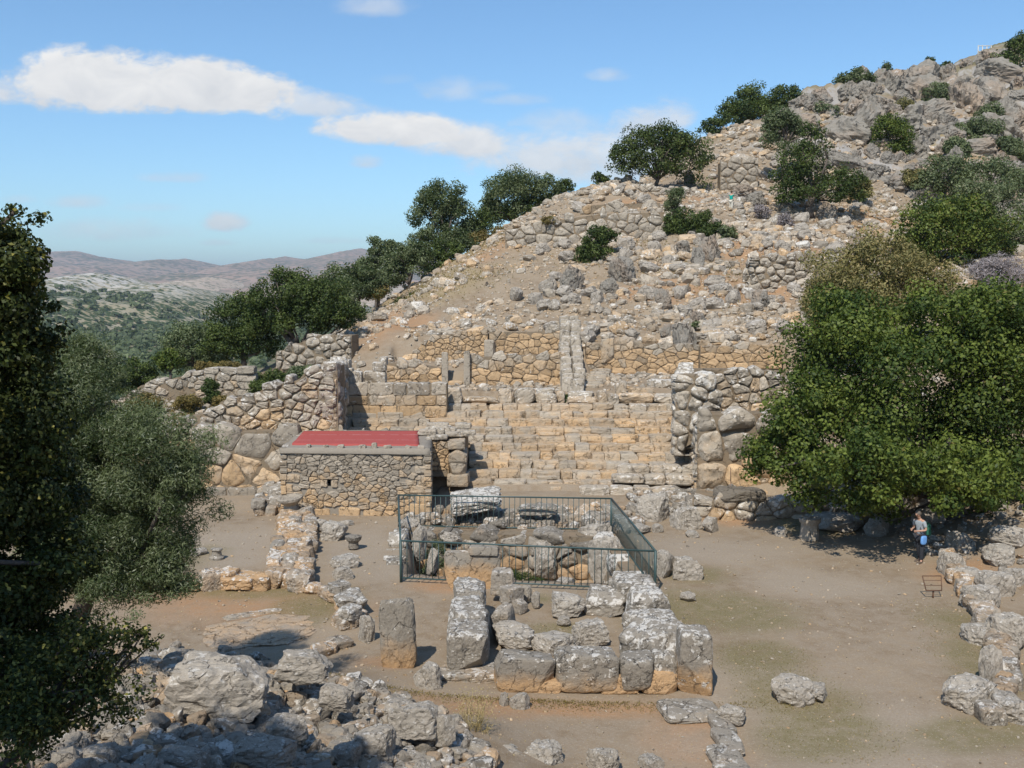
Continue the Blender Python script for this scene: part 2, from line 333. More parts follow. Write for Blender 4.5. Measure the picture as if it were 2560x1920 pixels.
def new_mat(name):
    m = bpy.data.materials.new(name); m.use_nodes = True; return m, NT(m.node_tree)
def finish(t, colr, rough=0.9, bump=None, bstr=0.5, bdist=0.05, spec=0.15):
    b = t.n('ShaderNodeBsdfPrincipled'); t.link(colr, b.inputs['Base Color'])
    b.inputs['Roughness'].default_value = rough
    b.inputs['Specular IOR Level'].default_value = spec
    if bump is not None:
        bn = t.n('ShaderNodeBump'); bn.inputs['Strength'].default_value = bstr; bn.inputs['Distance'].default_value = bdist
        t.link(bump, bn.inputs['Height']); t.link(bn.outputs[0], b.inputs['Normal'])
    o = t.n('ShaderNodeOutputMaterial'); t.link(b.outputs[0], o.inputs[0]); return b
M = {}
def ground_mat():
    m, t = new_mat('soil_and_gravel')
    geo = t.n('ShaderNodeNewGeometry'); P = geo.outputs['Position']
    a = t.n('ShaderNodeAttribute', attribute_name='col'); s = t.n('ShaderNodeSeparateColor'); t.link(a.outputs['Color'], s.inputs[0])
    d = t.n('ShaderNodeAttribute', attribute_name='dry')
    big = t.ramp(t.noise(P, 0.30, 6, .65), [(.36, 0.0), (.62, 1.0)]); mid = t.noise(P, 2.2, 6, .65); fine = t.noise(P, 16, 5, .75)
    base = t.mix(big, (.215, .160, .102), (.335, .265, .182))
    base = t.mix(t.ramp(mid, [(.4, 0.0), (.62, 1.0)]), base, (.315, .258, .188))
    base = t.mix(t.m('MULTIPLY', s.outputs[2], t.ramp(mid, [(.3, .35), (.6, 1.0)])), base, (.39, .225, .115))
    base = t.mix(t.m('MULTIPLY', s.outputs[1], .85), base, (.35, .295, .225))
    grs = t.mix(fine, (.12, .115, .042), (.215, .185, .085))
    base = t.mix(t.m('MULTIPLY', t.m('MULTIPLY', s.outputs[0], .8), t.ramp(mid, [(.32, .4), (.55, 1.0)])), base, grs)
    dr = t.mix(fine, (.26, .20, .10), (.36, .29, .165))
    base = t.mix(t.m('MULTIPLY', d.outputs['Fac'], t.ramp(mid, [(.3, .3), (.6, 1.0)])), base, dr)
    # pebbles as a fine speckle
    vz = t.voro(P, 26); peb = t.ramp(vz.outputs['Distance'], [(.18, 1.0), (.42, 0.0)])
    sel = t.m('GREATER_THAN', t.n('ShaderNodeSeparateColor', ins={0: vz.outputs['Color']}).outputs[0], .62)
    base = t.mix(t.m('MULTIPLY', t.m('MULTIPLY', peb, sel), .55), base, (.45, .40, .33))
    vz2 = t.voro(P, 9); peb2 = t.ramp(vz2.outputs['Distance'], [(.10, 1.0), (.24, 0.0)])
    sel2 = t.m('GREATER_THAN', t.n('ShaderNodeSeparateColor', ins={0: vz2.outputs['Color']}).outputs[1], .72)
    base = t.mix(t.m('MULTIPLY', t.m('MULTIPLY', peb2, sel2), .45), base, (.43, .38, .31))
    base = t.mix(t.ramp(fine, [(.3, .5), (.7, 0.0)]), base, (.20, .14, .09))
    farv = t.n('ShaderNodeMapRange', ins={0: t.n('ShaderNodeSeparateXYZ', ins={0: P}).outputs[1], 1: 105, 2: 170, 3: 0.0, 4: 1.0}).outputs[0]
    leftv = t.n('ShaderNodeMapRange', ins={0: t.n('ShaderNodeSeparateXYZ', ins={0: P}).outputs[0], 1: -15, 2: -30, 3: 0.0, 4: 1.0}).outputs[0]
    base = t.mix(t.m('MULTIPLY', t.m('MAXIMUM', farv, leftv), t.ramp(t.noise(P, .22, 6, .7), [(.40, 1.0), (.56, .25)])), base, (.07, .095, .035))
    # bare limestone on the steep faces
    nz = t.n('ShaderNodeSeparateXYZ', ins={0: geo.outputs['Normal']}).outputs[2]
    yv = t.n('ShaderNodeSeparateXYZ', ins={0: P}).outputs[1]
    onhill = t.n('ShaderNodeMapRange', ins={0: yv, 1: 60, 2: 100, 3: 0.0, 4: 1.0}).outputs[0]
    steep = t.m('MULTIPLY', t.ramp(t.m('ADD', nz, t.m('MULTIPLY', t.m('SUBTRACT', mid, .5), .5)), [(.62, 1.0), (.80, 0.0)]), onhill)
    gr = t.mix(t.noise(P, 1.3, 6, .7), (.22, .205, .185), (.42, .395, .36))
    base = t.mix(steep, base, gr)
    bump = t.m('ADD', t.m('MULTIPLY', fine, .5), t.m('ADD', mid, t.m('MULTIPLY', t.m('MULTIPLY', peb2, sel2), .4)))
    finish(t, base, .95, bump, .55, .05, .1)
    return m
M['ground'] = ground_mat()
ground = gb.build('ground', M['ground'], origin=(0, 0, 0)); tag(ground, 'brown gravelly earth of the terraced hillside and open square', None, None, 'structure')
at = ground.data.attributes.new('dry', 'FLOAT', 'POINT'); at.data.foreach_set('value', dry.ravel().astype(np.float32))

# ------------------------------------------------------------ far hills
def hill(name, Y0, Y1, prof, zlow, mat, seed, rough, label, nx=220, ny=90, back=1.6, pw=1.0):
    """prof: (u, v) crest pixels at distance Y1; front foot at distance Y0 and height zlow"""
    us = [p[0] for p in prof]; vs = [p[1] for p in prof]
    x0 = W(us[0], vs[0], Y1).x; x1 = W(us[-1], vs[-1], Y1).x
    X = np.linspace(x0, x1, nx); cu = np.array([p for p in us]); cx = np.array([W(u, v, Y1).x for u, v in prof]); cz = np.array([W(u, v, Y1).z for u, v in prof])
    crest = np.interp(X, cx, cz)
    T = np.concatenate([np.linspace(0, 1, ny), 1 + np.linspace(0.02, back - 1, 12)])
    XX, TT = np.meshgrid(X, T); YY = Y0 + (Y1 - Y0) * TT
    H = np.where(TT <= 1, zlow + (crest[None] - zlow) * np.clip(TT, 0, 1) ** pw, crest[None] - (crest[None] - zlow) * ((TT - 1) / (back - 1)) ** 1.3)
    H = H + fbm2(XX, YY, (Y1) * 0.09, 5, seed) * rough * np.sin(np.clip(TT, 0, 1) * math.pi) ** .7 + fbm2(XX, YY, Y1 * 0.03, 4, seed + 5) * rough * .12
    g = MB(); n_, m_ = XX.shape; ii = np.arange(n_ * m_).reshape(n_, m_)
    g.add(np.stack([XX.ravel(), YY.ravel(), H.ravel()], 1), np.stack([ii[:-1, :-1].ravel(), ii[:-1, 1:].ravel(), ii[1:, 1:].ravel(), ii[1:, :-1].ravel()], 1))
    o = g.build(name, mat); tag(o, label, None, None, 'structure')
    def samp(x, y):
        j = np.clip(np.round((x - x0) / (x1 - x0) * (nx - 1)).astype(int), 0, nx - 1); i = np.clip(np.searchsorted(YY[:, 0], y), 0, len(T) - 1); return H[i, j]
    return samp
def hill_mat(name, soil1, soil2, scrub, sc, cover, rock=None):
    m, t = new_mat(name)
    P = t.n('ShaderNodeNewGeometry').outputs['Position']
    a = t.noise(P, sc * .12, 5, .6); b = t.noise(P, sc * .5, 5, .65); v = t.voro(P, sc)
    c = t.mix(t.ramp(a, [(.35, 0.0), (.65, 1.0)]), soil1, soil2)
    dens = t.m('ADD', v.outputs['Distance'], t.m('MULTIPLY', t.m('SUBTRACT', t.noise(P, sc * .10, 4, .6), .5), 1.1))
    dots = t.ramp(t.m('ADD', dens, t.m('MULTIPLY', t.m('SUBTRACT', b, .5), .9)), [(cover - .07, 1.0), (cover + .07, 0.0)])
    sc2 = t.mix(b, tuple(q * .7 for q in scrub), tuple(q * 1.3 for q in scrub))
    c = t.mix(dots, c, sc2)
    if rock:
        z = t.n('ShaderNodeSeparateXYZ', ins={0: P}).outputs[2]
        rk = t.m('MULTIPLY', t.n('ShaderNodeMapRange', ins={0: z, 1: rock[1], 2: rock[2], 3: 0.0, 4: 1.0}).outputs[0], t.ramp(b, [(.44, 0.0), (.56, 1.0)]))
        c = t.mix(rk, c, rock[0])
    finish(t, c, 1.0, None, spec=0)
    return m
near_hill = hill('hill', 190, 1400, [(-160, 300), (0, 285), (40, 281), (70, 276), (95, 272.5), (115, 276), (135, 284), (170, 284), (190, 289), (212, 297), (232, 308), (270, 330), (310, 340), (420, 350), (560, 356)], -36,
     hill_mat('valley_scrub', (.30, .25, .15), (.38, .34, .25), (.055, .080, .035), .16, .56, ((.50, .47, .42), -8, 20)), 51, 15, 'near hill with pale rock top and green scrub below', ny=150, pw=1.25)
hill('hill', 1900, 3600, [(100, 300), (130, 296), (160, 292), (190, 281), (207, 277), (225, 279), (250, 290), (285, 288), (320, 276), (350, 276), (420, 290)], -40,
     hill_mat('pale_hill', (.44, .34, .25), (.50, .41, .31), (.2, .18, .11), .06, .34), 52, 22, 'smooth pale tan hill beyond the near hill')
hill('hill', 2800, 6800, [(-100, 258), (0, 257), (55, 251), (75, 250.5), (90, 255), (120, 259.5), (150, 264.5), (165, 261.5), (185, 258.5), (205, 262), (235, 269), (255, 263), (285, 256.5), (305, 259), (330, 256), (360, 248), (420, 258), (520, 280)], -40,
     hill_mat('far_range', (.38, .26, .20), (.30, .23, .17), (.13, .13, .09), .03, .46), 53, 70, 'long hazy mauve mountain range on the horizon')
# ------------------------------------------------------------ stone materials
def stone_mat(name, grey=(.40, .345, .27), ochre=(.54, .375, .215), lich=(.66, .625, .56), sc=1.0, bdist=.04, objrand=False):
    m, t = new_mat(name)
    P = t.n('ShaderNodeNewGeometry').outputs['Position'] if not objrand else t.n('ShaderNodeTexCoord').outputs['Object']
    if objrand:
        oi = t.n('ShaderNodeObjectInfo').outputs['Random']
        P = t.n('ShaderNodeVectorMath', operation='ADD', ins={0: P, 1: t.n('ShaderNodeCombineXYZ', ins={0: t.m('MULTIPLY', oi, 37.0), 1: t.m('MULTIPLY', oi, 91.0)}).outputs[0]}).outputs[0]
    a = t.n('ShaderNodeAttribute', attribute_name='col'); s = t.n('ShaderNodeSeparateColor'); t.link(a.outputs['Color'], s.inputs[0])
    o_, r_, l_ = s.outputs[0], s.outputs[1], s.outputs[2]
    n1 = t.noise(P, 1.6 * sc, 5, .65); n2 = t.noise(P, 7 * sc, 6, .7); n3 = t.noise(P, 30 * sc, 4, .75)
    of = t.m('ADD', o_, t.m('MULTIPLY', t.m('SUBTRACT', n1, .5), 1.1), clamp=True)
    c = t.mix(t.ramp(of, [(.25, 0.0), (.75, 1.0)]), grey, ochre)
    c = t.mix(1.0, c, t.n('ShaderNodeCombineColor', ins={0: t.m('MULTIPLY_ADD', r_, .70, .64), 1: t.m('MULTIPLY_ADD', r_, .70, .64), 2: t.m('MULTIPLY_ADD', r_, .70, .64)}).outputs[0], 'MULTIPLY')
    c = t.mix(t.ramp(n3, [(.30, .45), (.48, 0.0)]), c, (.13, .115, .095))
    c = t.mix(t.ramp(n2, [(.30, .5), (.46, 0.0)]), c, (.17, .15, .13))
    nz = t.n('ShaderNodeSeparateXYZ', ins={0: t.n('ShaderNodeNewGeometry').outputs['Normal']}).outputs[2]
    nb = t.noise(P, 3.2 * sc, 3, .6)
    lm = t.m('ADD', t.m('ADD', t.m('MULTIPLY', n2, .60), t.m('MULTIPLY', nb, .50)), t.m('ADD', t.m('MULTIPLY', nz, .05), t.m('MULTIPLY_ADD', l_, .15, -.03)))
    c = t.mix(t.ramp(lm, [(.68, 0.0), (.73, .85)]), c, lich)
    dP = t.n('ShaderNodeVectorMath', operation='ADD', ins={0: P, 1: t.n('ShaderNodeVectorMath', operation='SCALE', ins={0: t.n('ShaderNodeCombineXYZ', ins={0: n1, 1: n2, 2: n1}).outputs[0], 3: .9 / sc}).outputs[0]}).outputs[0]
    ck = t.ramp(t.voro(dP, 1.5 * sc, 'DISTANCE_TO_EDGE').outputs['Distance'], [(.0, 1.0), (.022, 0.0)]); ck = t.m('MULTIPLY', ck, t.ramp(nb, [(.42, 0.0), (.52, 1.0)]))
    c = t.mix(t.m('MULTIPLY', ck, .75), c, (.06, .05, .04))
    v = t.voro(P, 42 * sc); pit = t.ramp(v.outputs['Distance'], [(.08, 1.0), (.22, 0.0)])
    c = t.mix(t.m('MULTIPLY', pit, .45), c, (.10, .085, .07))
    bump = t.m('ADD', t.m('MULTIPLY', n2, 1.0), t.m('SUBTRACT', t.m('MULTIPLY', n3, .45), t.m('ADD', t.m('MULTIPLY', pit, .15), t.m('MULTIPLY', ck, .9))))
    finish(t, c, .92, bump, .9, bdist, .10); m['flat'] = True
    return m
M['stone'] = stone_mat('weathered_limestone')
M['stone_near'] = stone_mat('lichened_limestone', sc=1.3, grey=(.30, .265, .215), ochre=(.50, .325, .175), bdist=.05)
M['crag'] = stone_mat('crag_limestone', sc=.45, objrand=True, grey=(.275, .25, .21), ochre=(.46, .29, .17), bdist=.12, lich=(.48, .45, .4))
M['pile'] = stone_mat('rubble_limestone', sc=2.2, objrand=True, grey=(.44, .39, .32), bdist=.05)
M['boulder'] = stone_mat('boulder_limestone', sc=1.0, objrand=True, grey=(.38, .335, .275), bdist=.06)
M['core'] = stone_mat('earth_packed_core', grey=(.24, .19, .13), ochre=(.33, .22, .125), lich=(.25, .2, .15))

# ------------------------------------------------------------ stone shapes
def cube_dirs(res):
    g = np.linspace(-1, 1, res + 1); g = np.tan(g * math.pi / 4)
    vs = []; fs = []; n = 0
    A, B = np.meshgrid(g, g); o = np.ones_like(A)
    for P_ in ((A, B, o), (B, A, -o), (o, A, B), (-o, B, A), (B, o, A), (A, -o, B)):
        v = np.stack([q.ravel() for q in P_], 1); vs.append(v)
        i = np.arange((res + 1) ** 2).reshape(res + 1, res + 1) + n; n += (res + 1) ** 2
        fs.append(np.stack([i[:-1, :-1].ravel(), i[:-1, 1:].ravel(), i[1:, 1:].ravel(), i[1:, :-1].ravel()], 1))
    v = np.concatenate(vs); f = np.concatenate(fs)
    key = np.round(v * 1e5).astype(np.int64); _, fi, inv = np.unique(key, axis=0, return_index=True, return_inverse=True)
    inv = np.asarray(inv).reshape(-1)
    v = v[fi]; f = inv[f]
    v = v / np.linalg.norm(v, axis=1)[:, None]
    return v, f
DIRS = {r: cube_dirs(r) for r in (3, 4, 5, 6, 8, 12, 18, 26)}
def stone(a, b, c, p=3.0, amp=.08, seed=0, res=6, cuts=0, fr=1.5, taper=0.0):
    """one stone with half sizes a,b,c; p = squareness; centred on origin"""
    d, f = DIRS[res]; r_ = np.random.default_rng(seed)
    k = (np.abs(d[:, 0]) ** p + np.abs(d[:, 1]) ** p + np.abs(d[:, 2]) ** p) ** (-1 / p)
    v = d * k[:, None]
    for _ in range(cuts):
        n = r_.normal(size=3); n /= np.linalg.norm(n); h = (v @ n).max() * r_.uniform(.66, .92)
        q = v @ n - h; v = v - np.outer(np.where(q > 0, q * .97, 0), n)
    # shear a few corners so no two are alike
    v = v + r_.uniform(-.08, .08, 3)[None] * v[:, [1, 2, 0]]
    nn = fbm(v * fr + seed * 7.31, 4 if res > 6 else 3, seed % 97, .6)
    ridg = 1 - np.abs(fbm(v * fr * 1.7 + seed * 3.1, 3, (seed + 31) % 97)) * 2
    if res > 10: nn = nn + .35 * fbm(v * fr * 6 + seed, 3, (seed + 7) % 97)
    v = v * (1 + amp * .8 * nn + amp * .6 * (ridg - .5))[:, None]
    if taper: v[:, :2] *= (1 - taper * v[:, 2:3])
    return v * np.array([a, b, c]), f
def rot(v, rx=0, ry=0, rz=0):
    R = np.array((Matrix.Rotation(rz, 3, 'Z') @ Matrix.Rotation(ry, 3, 'Y') @ Matrix.Rotation(rx, 3, 'X')))
    return v @ R.T
def scol(v, o, r, l, zlo=None, zhi=None, og=0.0):
    """attribute colours: ochre, brightness, lichen (ochre may rise towards the soil line: the stain of the earth)"""
    n = len(v); cc = np.tile(np.array([o, r, l], float), (n, 1))
    if zlo is not None: cc[:, 0] += og * np.clip(1.25 - 1.6 * (v[:, 2] - zlo) / max(1e-3, (zhi - zlo)), 0, 1.2)
    return cc
def block(mb, cx, cy, z0, w, d, h, seed, p=7, amp=.05, res=12, rz=0, o=.2, r=.5, l=.5, og=0.0, rx=0, ry=0, cuts=0, taper=0, fr=1.5):
    v, f = stone(w / 2, d / 2, h / 2, p + 2, amp, int(seed), res, cuts + (3 if res > 7 and p < 12 else 0), fr, taper)
    v = rot(v, rx, ry, rz); v = v + np.array([cx, cy, z0 + h / 2])
    mb.add(v, f, col=scol(v, o, r, l, z0, z0 + h, og))

# ------------------------------------------------------------ masonry in a wall plane
def clip(poly, nx_, ny_, dd):
    out = []; k = len(poly)
    for i in range(k):
        a = poly[i]; b = poly[(i + 1) % k]
        da = a[0] * nx_ + a[1] * ny_ - dd; db = b[0] * nx_ + b[1] * ny_ - dd
        if da <= 0: out.append(a)
        if (da < 0 < db) or (db < 0 < da):
            q = da / (da - db); out.append((a[0] + (b[0] - a[0]) * q, a[1] + (b[1] - a[1]) * q))
    return out
def cells(w, h, cw_, ch_, r_, jit=.62):
    """irregular polygon packing of a w x h rectangle: list of convex polygons"""
    ny_ = max(1, int(round(h / ch_))); seeds = []
    for j in range(ny_):
        x = r_.uniform(-.5, .1) * cw_
        while x < w + cw_ * .5:
            st = cw_ * r_.uniform(.42, 1.75); seeds.append((x + st / 2, (j + .5 + r_.uniform(-jit, jit)) * h / ny_)); x += st
    sd = np.array(seeds); asp = cw_ / ch_ * .8; sx = sd * np.array([1 / asp, 1]); polys = []
    for i in range(len(sd)):
        dd = ((sx - sx[i]) ** 2).sum(1); nb = np.argsort(dd)[1:15]
        P = [(-.0, 0), (w, 0), (w, h), (0, h)]; P = [(q[0] / asp, q[1]) for q in P]
        for k in nb:
            n_ = sx[k] - sx[i]; mid = (sx[k] + sx[i]) / 2
            P = clip(P, n_[0], n_[1], float(n_ @ mid))
            if len(P) < 3: break
        if len(P) >= 3: polys.append([(q[0] * asp, q[1]) for q in P])
    return polys
def courses(w, h, cw_, ch_, r_):
    polys = []; z = 0
    while z < h - .3 * ch_:
        hh = ch_ * r_.uniform(.82, 1.18)
        if z + hh > h - .35 * ch_: hh = h - z
        x = -r_.uniform(0, .8) * cw_
        while x < w:
            ww = cw_ * r_.uniform(.55, 1.6); x0 = max(0, x); x1 = min(w, x + ww)
            if w - x1 < .25 * cw_: x1 = w; ww = w - x + 1e-3
            if x1 - x0 > .08: 
                e = ch_ * .035
                polys.append([(x0, z + r_.uniform(-e, e)), (x1, z + r_.uniform(-e, e)), (x1, z + hh + r_.uniform(-e, e)), (x0, z + hh + r_.uniform(-e, e))])
            x += ww
        z += hh
    return polys
def pillow(mb, poly, fmap, depth, bulge, gap, r_, colr, nseg=3, jit=.035):
    """stone whose outline in the wall plane is poly; fmap(s, z, out) -> world"""
    P = np.array(poly); c = P.mean(0)
    area = .5 * abs(np.dot(P[:, 0], np.roll(P[:, 1], 1)) - np.dot(P[:, 1], np.roll(P[:, 0], 1)))
    if area < .004: return
    size = math.sqrt(area); k = max(.55, 1 - gap / size)
    # drop tiny edges, cut corners
    Q = []
    for i in range(len(P)):
        a = P[i]; b = P[(i + 1) % len(P)]; L = np.linalg.norm(b - a)
        if L < .12 * size: continue
        e = min(.22 * L, .10 * size) / L
        Q.append(a + (b - a) * e)
        if L > .8 * size: Q.append((a + b) / 2)
        Q.append(b - (b - a) * e)
    if len(Q) < 4: return
    Q = np.array(Q); n = len(Q); ctr = Q.mean(0)
    Q = Q + r_.normal(0, jit * size, Q.shape)
    so_ = r_.uniform(-.35, .5) * bulge
    rings = [(-depth, 1.0), (-depth * .25, 1.0), (so_ - bulge * .2, 1.0), (so_ + bulge * .35, .93), (so_ + bulge * .6, .60)]
    fine = size > .55 and bulge > .10
    if fine:
        A = []
        for i in range(n):
            a = Q[i]; b = Q[(i + 1) % n]; kk = max(1, int(round(np.linalg.norm(b - a) / (size * .16))))
            for q_ in range(kk): A.append(a + (b - a) * q_ / kk)
        Q = np.array(A); n = len(Q); rr_ = np.linspace(0, 1, 8)
        # round the outline a little
        Q = (np.roll(Q, 1, 0) + 2 * Q + np.roll(Q, -1, 0)) / 4; k = min(.985, k + .03)
        rings = [(-depth, 1.0), (-depth * .25, 1.0), (so_ - bulge * .3, 1.0)] + [(so_ - bulge * .3 + bulge * 1.0 * math.sin(q_ * math.pi / 2) ** .7, 1.0 - .9 * q_ ** 1.5) for q_ in rr_[1:]]
    vs = []
    tx, tz = r_.uniform(-.35, .35, 2) * bulge / size
    for off, sc in rings:
        q = ctr + (Q - ctr) * (k * sc)
        o_ = np.full(n, off)
        if off > so_ - .001: o_ = o_ + (q[:, 0] - ctr[0]) * tx * 1.6 + (q[:, 1] - ctr[1]) * tz * 1.6 + (r_.normal(0, bulge * .16, n) if not fine else fbm(np.column_stack([q / size * 2.2, np.full(n, ctr[0] * 3.1)]), 3, 11) * bulge * .75)
        vs.append(np.stack([q[:, 0], q[:, 1], o_], 1))
    vs.append(np.array([[ctr[0], ctr[1], (so_ + bulge * .6 + r_.normal(0, .12) * bulge) if not fine else vs[-1][:, 2].mean()]]))
    v = np.concatenate(vs); wv = fmap(v[:, 0], v[:, 1], v[:, 2])
    i = np.arange(n); j = (i + 1) % n; f4 = []
    for rr in range(len(rings) - 1): f4.append(np.stack([rr * n + i, rr * n + j, (rr + 1) * n + j, (rr + 1) * n + i], 1))
    top = (len(rings) - 1) * n; f3 = np.stack([top + i, top + j, np.full(n, top + n)], 1)
    f3b = np.stack([np.zeros(n - 2, int), np.arange(2, n), np.arange(1, n - 1)], 1)
    mb.add(wv, np.concatenate(f4), np.concatenate([f3, f3b]), col=np.tile(np.array(colr, float), (len(v), 1)))
def wall_geo(nodes, depth=.5, cell=(.4, .25), seed=1, style='rubble', bulge=.07, gap=.035, ochre=.3, og=.0, lich=.4, ragged=.5, batter=.0, core=None, rbright=.45, flip=1, mb=None, both=False, holes=()):
    """nodes: world (x, y, ztop, zbot); front face looks to the left-hand... side facing the camera when drawn left to right"""
    r_ = np.random.default_rng(seed); N = np.array(nodes, float)
    seg = np.hypot(np.diff(N[:, 0]), np.diff(N[:, 1])); s = np.concatenate([[0], np.cumsum(seg)]); L = s[-1]
    zb = N[:, 3].min(); zt_ = N[:, 2].max(); H = zt_ - zb
    polys = cells(L, H + cell[1], cell[0], cell[1], r_) if style == 'rubble' else courses(L, H, cell[0], cell[1], r_)
    mb = mb or MB()
    def mk(side):
        def fmap(S_, Z_, O_):
            S2 = np.clip(S_, 0, L); x = np.interp(S2, s, N[:, 0]); y = np.interp(S2, s, N[:, 1])
            k = np.clip(np.searchsorted(s, S2, side='right') - 1, 0, len(seg) - 1)
            tx = (N[k + 1, 0] - N[k, 0]) / seg[k]; ty = (N[k + 1, 1] - N[k, 1]) / seg[k]
            nx_ = ty * flip * side; ny_ = -tx * flip * side      # points to the camera for a left-to-right wall
            off = (depth if side < 0 else 0)
            O2 = O_ - batter * (Z_) + off; 
            if side < 0: O2 = O_ + off
            return np.stack([x + nx_ * O2 + tx * (S_ - S2), y + ny_ * O2 + ty * (S_ - S2), zb + Z_], 1)
        return fmap
    fm = mk(1)
    jitter = r_.uniform(-.5, .5, len(polys)) * cell[1] * ragged
    for P, jt in zip(polys, jitter):
        c = np.mean(P, 0); top = np.interp(c[0], s, N[:, 2]) - zb; bot = np.interp(c[0], s, N[:, 3]) - zb
        if c[1] > top + jt or c[1] < bot - cell[1] * .4: continue
        if any(hx0 < c[0] < hx1 and hz0 < c[1] < hz1 for hx0, hx1, hz0, hz1 in holes): continue
        rel = 1 - (c[1] - bot) / max(.1, top - bot)
        o = ochre + og * rel ** 1.3 + r_.normal(0, .17); nearTop = max(0, 1 - (top - c[1]) / (cell[1] * 2.2))
        col = (o - .5 * nearTop, np.clip(rbright + r_.normal(0, .2), 0, 1), lich + .35 * nearTop)
        pillow(mb, P, fm, depth * r_.uniform(.55, .95), bulge, gap, r_, col)
    return mb, fm, (s, L, zb, H)
def pxnodes(nodes):
    out = []
    for u, Y, vt, vb in nodes:
        a = W(u, vt, Y); b = W(u, vb, Y); out.append((b.x, b.y, a.z, b.z))
    return out
def core_box(mb, nodes, depth, inset=.03, drop=.08, flip=1):
    """packed earth body behind the facing stones"""
    N = np.array(nodes, float); n = len(N)
    T = np.gradient(N[:, :2], axis=0) if n > 1 else None; T /= np.linalg.norm(T, axis=1)[:, None]
    nx_, ny_ = T[:, 1] * flip, -T[:, 0] * flip
    f = np.stack([N[:, 0] - nx_ * inset, N[:, 1] - ny_ * inset], 1); b = np.stack([N[:, 0] - nx_ * depth, N[:, 1] - ny_ * depth], 1)
    v = np.concatenate([np.column_stack([f, N[:, 3] - .3]), np.column_stack([f, N[:, 2] - drop]), np.column_stack([b, N[:, 2] - drop]), np.column_stack([b, N[:, 3] - .3])])
    i = np.arange(n - 1); fs = []
    for k in range(3): fs.append(np.stack([k * n + i, k * n + i + 1, (k + 1) * n + i + 1, (k + 1) * n + i], 1))
    fs.append(np.array([[0, n, 2 * n, 3 * n], [n - 1, 4 * n - 1, 3 * n - 1, 2 * n - 1]]))
    mb.add(v, np.concatenate(fs), col=(.3, .5, 0))
def make_wall(name, label, cat, px=None, nodes=None, group=None, mat='stone', coremat='core', cdepth=None, **k):
    nd = nodes or pxnodes(px)
    mb, fm, info = wall_geo(nd, **k)
    th = thing(name, (nd[0][0], nd[0][1], min(q[3] for q in nd)), label, cat, group)
    mb.build('stonework', M[mat], th)
    cb = MB(); core_box(cb, nd, cdepth or k.get('depth', .5) * 1.3, flip=k.get('flip', 1)); cb.build('core', M[coremat], th)
    return th, fm, info
# ------------------------------------------------------------ ruins: walls, steps, hut
# shorthand for wall families: far walls need few bulges, near ones more
GRP_W = 'ruined stone walls of the terraces'
# left bastion: big polygonal stones below, smaller rubble above
make_wall('stone_wall', 'tall left bastion wall, its lower part of huge ochre polygonal stones', 'stone wall', px=[(196, 45.2, 437, 492), (232, 45.3, 432, 497), (262, 45.5, 430, 502), (300, 45.6, 430, 503)],
          cell=(1.15, .85), seed=3, bulge=.16, gap=.05, ochre=.42, og=.55, lich=.2, depth=.9, ragged=.3)
make_wall('stone_wall', 'sloping upper wall of the left bastion, small grey rubble stepping up to the right', 'stone wall',
          px=[(160, 46.6, 436, 458), (180, 46.6, 424, 462), (186, 46.6, 416, 462), (216, 46.5, 410, 455), (222, 46.5, 400, 450), (258, 46.5, 392, 445), (266, 46.5, 386, 445), (300, 46.4, 378, 445), (308, 46.4, 369, 445), (338, 46.3, 365, 445)],
          cell=(.62, .34), seed=4, bulge=.14, gap=.05, ochre=.20, og=.5, lich=.55, depth=.9, ragged=.9, cdepth=1.5)
a = W(338, 430, 46.3); zt_top = W(338, 369, 46.3).z
make_wall('stone_wall', 'end face of the left bastion turned to the right, in deep shade', 'stone wall', nodes=[(a.x + .05, 46.3, zt_top, a.z - 1.5), (a.x - .25, 49.5, zt_top + .1, a.z - 1), (a.x - .5, 52.3, zt_top + .2, a.z)],
          cell=(1.0, .6), seed=5, bulge=.16, gap=.05, ochre=.05, og=.2, lich=.6, depth=.8, ragged=.5, cdepth=.25)
make_wall('stone_wall', 'single long course of smooth pale blocks at the foot of the left bastion', 'stone wall', px=[(205, 44.6, 488, 503), (250, 44.6, 489, 504), (300, 44.6, 490, 505)],
          cell=(1.5, .62), seed=6, style='ashlar', bulge=.04, gap=.03, ochre=.35, lich=.1, depth=.6, ragged=0)
# ashlar wall left of the seats
make_wall('ashlar_wall', 'squared ashlar wall with a dark capstone course, right of the left bastion', 'ashlar wall', px=[(340, 51.2, 385, 429), (385, 51.2, 385, 429), (386, 51.2, 383, 429), (447, 51.2, 383, 428)],
          cell=(1.15, .56), seed=7, style='ashlar', bulge=.05, gap=.03, ochre=.62, og=.35, lich=.35, depth=.8, ragged=0)
mb = MB()
for k, (u0, u1, v0, v1) in enumerate([(341, 353, 368, 385), (345, 362, 371, 386), (363, 386, 371, 387), (372, 386, 362, 372), (341, 350, 360, 370), (378, 387, 357, 366)]):
    p = W((u0 + u1) / 2, v1, 51.5 + .05 * k); block(mb, p.x, p.y + .3, p.z, (u1 - u0) * .0505, .9, (v1 - v0) * .051, 60 + k, p=6, amp=.07, res=8, o=.15, l=.9)
mb_o = mb.build('block_stack', M['stone']); tag(mb_o, 'stack of white lichened squared blocks on the left end of the ashlar wall', 'block stack')

